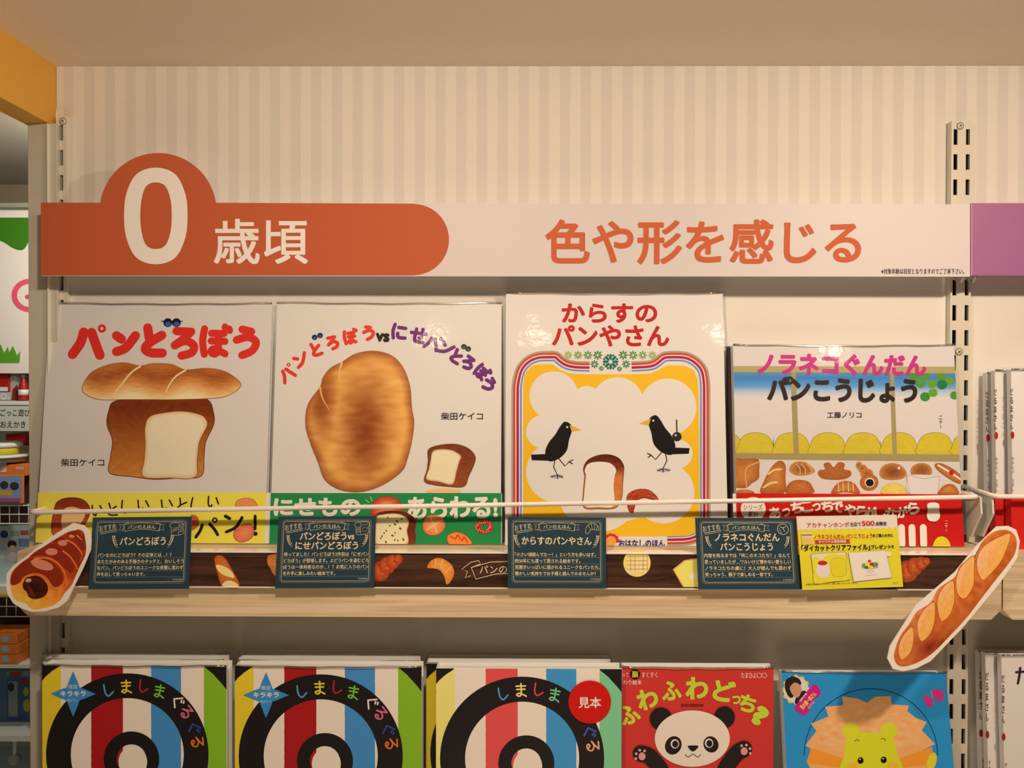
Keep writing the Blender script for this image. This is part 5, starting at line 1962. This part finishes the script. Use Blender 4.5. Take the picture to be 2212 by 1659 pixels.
box_thing(-26, 806, 19, 846, YB + 0.05, 0.1, REDM, 'small red toy carton on the top far shelf', lab=lambda a: a.rect(-20, 836, 17, 845, (214, 200, 190)))
box_thing(19, 806, 43, 866, YB + 0.06, 0.1, GRY, 'grey toy carton with a pale ring beside the red bottle', on=866, lab=lambda a: (a.ring(29, 818, 4, 7, (214, 206, 196), n=20), a.poly([(27, 842), (37, 830), (41, 866), (24, 866)], (120, 40, 36))))
box_thing(-26, 847, 18, 866, YB + 0.05, 0.1, GRY, 'low grey carton under the small red toy carton', on=866, lab=lambda a: a.ring(8, 856, 4, 7, (206, 196, 186), n=20))
# bottle
p = P(51, 866, YB + 0.05)
p.z = P(51, 866, YB).z + 0.0005
root = thing('sauce_bottle', p, 'dark red toy bottle on the top far shelf', 'bottle')


def lathe(pos, prof, n=18):
    v, f = [], []
    for r_, z in prof:
        for i in range(n):
            t = 2 * math.pi * i / n
            v.append((pos.x + r_ * math.cos(t), pos.y + r_ * math.sin(t), pos.z + z))
    for j in range(len(prof) - 1):
        for i in range(n):
            f.append((j * n + i, j * n + (i + 1) % n, (j + 1) * n + (i + 1) % n, (j + 1) * n + i))
    f.append(tuple(range(n))[::-1])
    f.append(tuple(range((len(prof) - 1) * n, len(prof) * n)))
    return v, f


v, f = lathe(p, [(0.016, 0), (0.017, 0.01), (0.017, 0.05), (0.008, 0.075), (0.007, 0.085)])
mesh_obj('bottle_body', v, f, REDM, root, True)
v, f = lathe(p + Vector((0, 0, 0.085)), [(0.0085, 0), (0.0085, 0.012)])
mesh_obj('cap', v, f, GRY, root, True)
v, f = lathe(p + Vector((0, 0, 0.02)), [(0.0175, 0), (0.0175, 0.02)])
mesh_obj('bottle_label', v, f, FW, root, True)
# price sign
root = thing('category_sign', P(20, 930, YB - 0.03), 'pale category sign with two lines of dark lettering, far left shelf', 'sign')
fb(-70, 877, 88, 931, YB - 0.03, 0.006, 'sign_board', mat('far_sign_grey', pc(206, 196, 170), 0.5), root)
a = Art(Plane(YB - 0.03), off=0.0006)
a.text('ごっこ遊び', 1, 884, 65, 899, (50, 38, 34), 0.01)
a.text('おえかき', 1, 910, 55, 924, (50, 38, 34), 0.01)
a.build('sign_print', root, INK)
box_thing(12, 938, 70, 962, YB + 0.1, 0.15, REDM, 'flat red carton behind the round tubs, far left')


def tub(x0, x1, y0, y1, Y, m, label, lidc):
    a_, b_ = P(x0, y1, Y), P(x1, y1, Y)
    zt = P(x0, y0, Y).z
    c_ = Vector(((a_.x + b_.x) / 2, Y, a_.z))
    r_ = (b_.x - a_.x) / 2
    h = zt - a_.z
    root = thing('round_tub', c_, label, 'tub')
    v, f = lathe(c_, [(r_ * 0.86, 0), (r_ * 0.92, h * 0.62)])
    mesh_obj('tub_body', v, f, m, root, True)
    v, f = lathe(c_ + Vector((0, 0, h * 0.62)), [(r_ * 0.95, 0), (r_, h * 0.05), (r_, h * 0.25), (r_ * 0.9, h * 0.38)])
    mesh_obj('lid', v, f, lidc, root, True)


tub(-40, 44, 955, 980, YB + 0.02, mat('tub_yellow', pc(226, 186, 40), 0.5), 'yellow round tub with white lid, far left', FW)
tub(-70, 60, 980, 996, YB + 0.03, GRY, 'grey round tub under the yellow tub, far left', FW)
# bagged toys in a wire basket
box_thing(-40, 1004, 56, 1028, YB - 0.02, 0.12, ORM, 'orange toy bag lying over the wire basket edge', name='toy_bag', cat='bag', lab=lambda a: (a.rect(-30, 998, 14, 1020, (220, 204, 190)), a.rect(34, 1008, 52, 1014, (226, 160, 150))))
def tl(a):
    a.rect(-40, 1027, 46, 1084, (136, 150, 176))
    a.ell(9, 1048, 9, 9, (66, 54, 44), 0, 20)
    a.ell(31, 1050, 10, 9, (66, 54, 44), 0, 20)
    a.rect(-40, 1060, 26, 1070, (226, 160, 60))
    a.rect(-40, 1076, 44, 1083, (190, 80, 110))
    a.rect(-40, 1084, 42, 1087, (80, 60, 130))
box_thing(-40, 1026, 46, 1088, YB - 0.05, 0.02, ORM, 'blue and orange blister pack with two dark discs, far left', name='toy_pack', cat='toy', lab=tl)
box_thing(48, 1028, 70, 1085, YB + 0.03, 0.05, DRK, 'dark toy pack right of the blister pack, far left', name='toy_pack', cat='toy')
root = thing('wire_basket', P(20, 1135, YB - 0.02), 'white wire basket hanging on the far left shelving', 'basket')
mb = MB()
for y in (1092, 1111, 1131):
    mb.tube([P(-500, y, YB - 0.03), P(90, y, YB - 0.03)], 0.0022, 6)
for i in range(18):
    x = -300 + i * 20.5 + 13
    if x < 90:
        mb.tube([P(x, 1088, YB - 0.028), P(x, 1134, YB - 0.028)], 0.0018, 6)
mb.build('wire_grid', FW, root)
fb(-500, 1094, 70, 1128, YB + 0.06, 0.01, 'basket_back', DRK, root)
def poster(a):
    a.rect(-100, 1136, 70, 1264, (176, 176, 172))
    a.smooth([(-100, 1200), (-20, 1196), (20, 1206), (40, 1230), (60, 1264), (-100, 1264)], (196, 206, 222))
    a.ell(9, 1154, 8.5, 8.5, (52, 58, 110), 0, 24)
    a.rect(22, 1146, 42, 1158, (130, 150, 104))
    a.rect(44, 1146, 62, 1156, (176, 80, 70))
    a.ell(26, 1176, 10, 9, (60, 40, 34), 0, 24)
    a.ell(27, 1186, 8, 8, (206, 160, 130), 0, 24)
    a.smooth([(14, 1200), (24, 1192), (36, 1196), (38, 1212), (16, 1212)], (216, 190, 180))
    a.rect(40, 1164, 62, 1180, (120, 130, 160))
box_thing(-100, 1136, 70, 1266, YB + 0.04, 0.06, GRY, 'large pale carton picturing a child, under the wire basket', on=1266, lab=poster, name='toy_carton')
box_thing(-100, 1283, 20, 1290, YB - 0.01, 0.02, mat('price_yellow', pc(206, 170, 60), 0.5), 'thin yellow price rail under the large carton', cat='rail', name='price_rail')
root = thing('wire_basket', P(20, 1360, YB - 0.02), 'lower dark wire grid below the yellow price rail, far left', 'basket')
mb = MB()
for y in (1310, 1332):
    mb.tube([P(-500, y, YB - 0.02), P(90, y, YB - 0.02)], 0.0016, 6)
for i in range(16):
    x = -286 + i * 20.5 + 13
    mb.tube([P(x, 1292, YB - 0.018), P(x, 1333, YB - 0.018)], 0.0016, 6)
mb.build('wire_grid', GRY, root)
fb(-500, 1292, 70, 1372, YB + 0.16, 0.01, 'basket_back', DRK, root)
for i, nm in enumerate(('top', 'middle', 'bottom')):
    box_thing(-60, 1370 + 22 * i, 38 - (2 if i == 0 else 0), 1391 + 22 * i, YB + 0.0, 0.12, ORM, nm + ' orange carton of the far left stack of three', group='orange cartons far left', lab=lambda a, i=i: a.ell(11, 1380 + 22 * i, 9, 7.5, (170, 162, 166), 0, 20))
def puz(a):
    a.rect(-60, 1450, 14, 1560, (90, 110, 130))
    a.rect(14, 1462, 62, 1556, (70, 96, 130))
    a.rect(18, 1472, 38, 1548, (150, 150, 130))
    a.ell(24, 1484, 7, 10, (40, 60, 50), 0, 16)
    a.ell(56, 1494, 6, 10, (186, 170, 60), 0, 16)
    a.ell(58, 1524, 8, 14, (186, 170, 60), 0, 16)
    a.rect(22, 1452, 46, 1462, (176, 60, 50))
    a.rect(42, 1466, 62, 1478, (150, 60, 60))
box_thing(-60, 1449, 70, 1588, YB + 0.12, 0.06, mat('puzzle_green', pc(120, 134, 110), 0.5), 'large blue-green puzzle carton on the lowest far left shelf', on=1588, lab=puz, name='puzzle_carton')
root = thing('caster_wheel', P(32, 1648, YB - 0.05), 'grey caster wheel under the far left shelving', 'caster')
v, f = lathe(P(32, 1648, YB + 0.04), [(0.006, 0), (0.006, P(32, 1600, YB + 0.04).z - P(32, 1648, YB + 0.04).z + 0.002)])
mesh_obj('stem', v, f, FW, root, True)
mb = MB()
c_ = P(32, 1640, YB + 0.04)
mb.tube([c_ + Vector((0, -0.012, 0)), c_ + Vector((0, 0.012, 0))], 0.019, 20)
mb.build('wheel', mat('caster_grey', pc(150, 140, 120), 0.5), root)
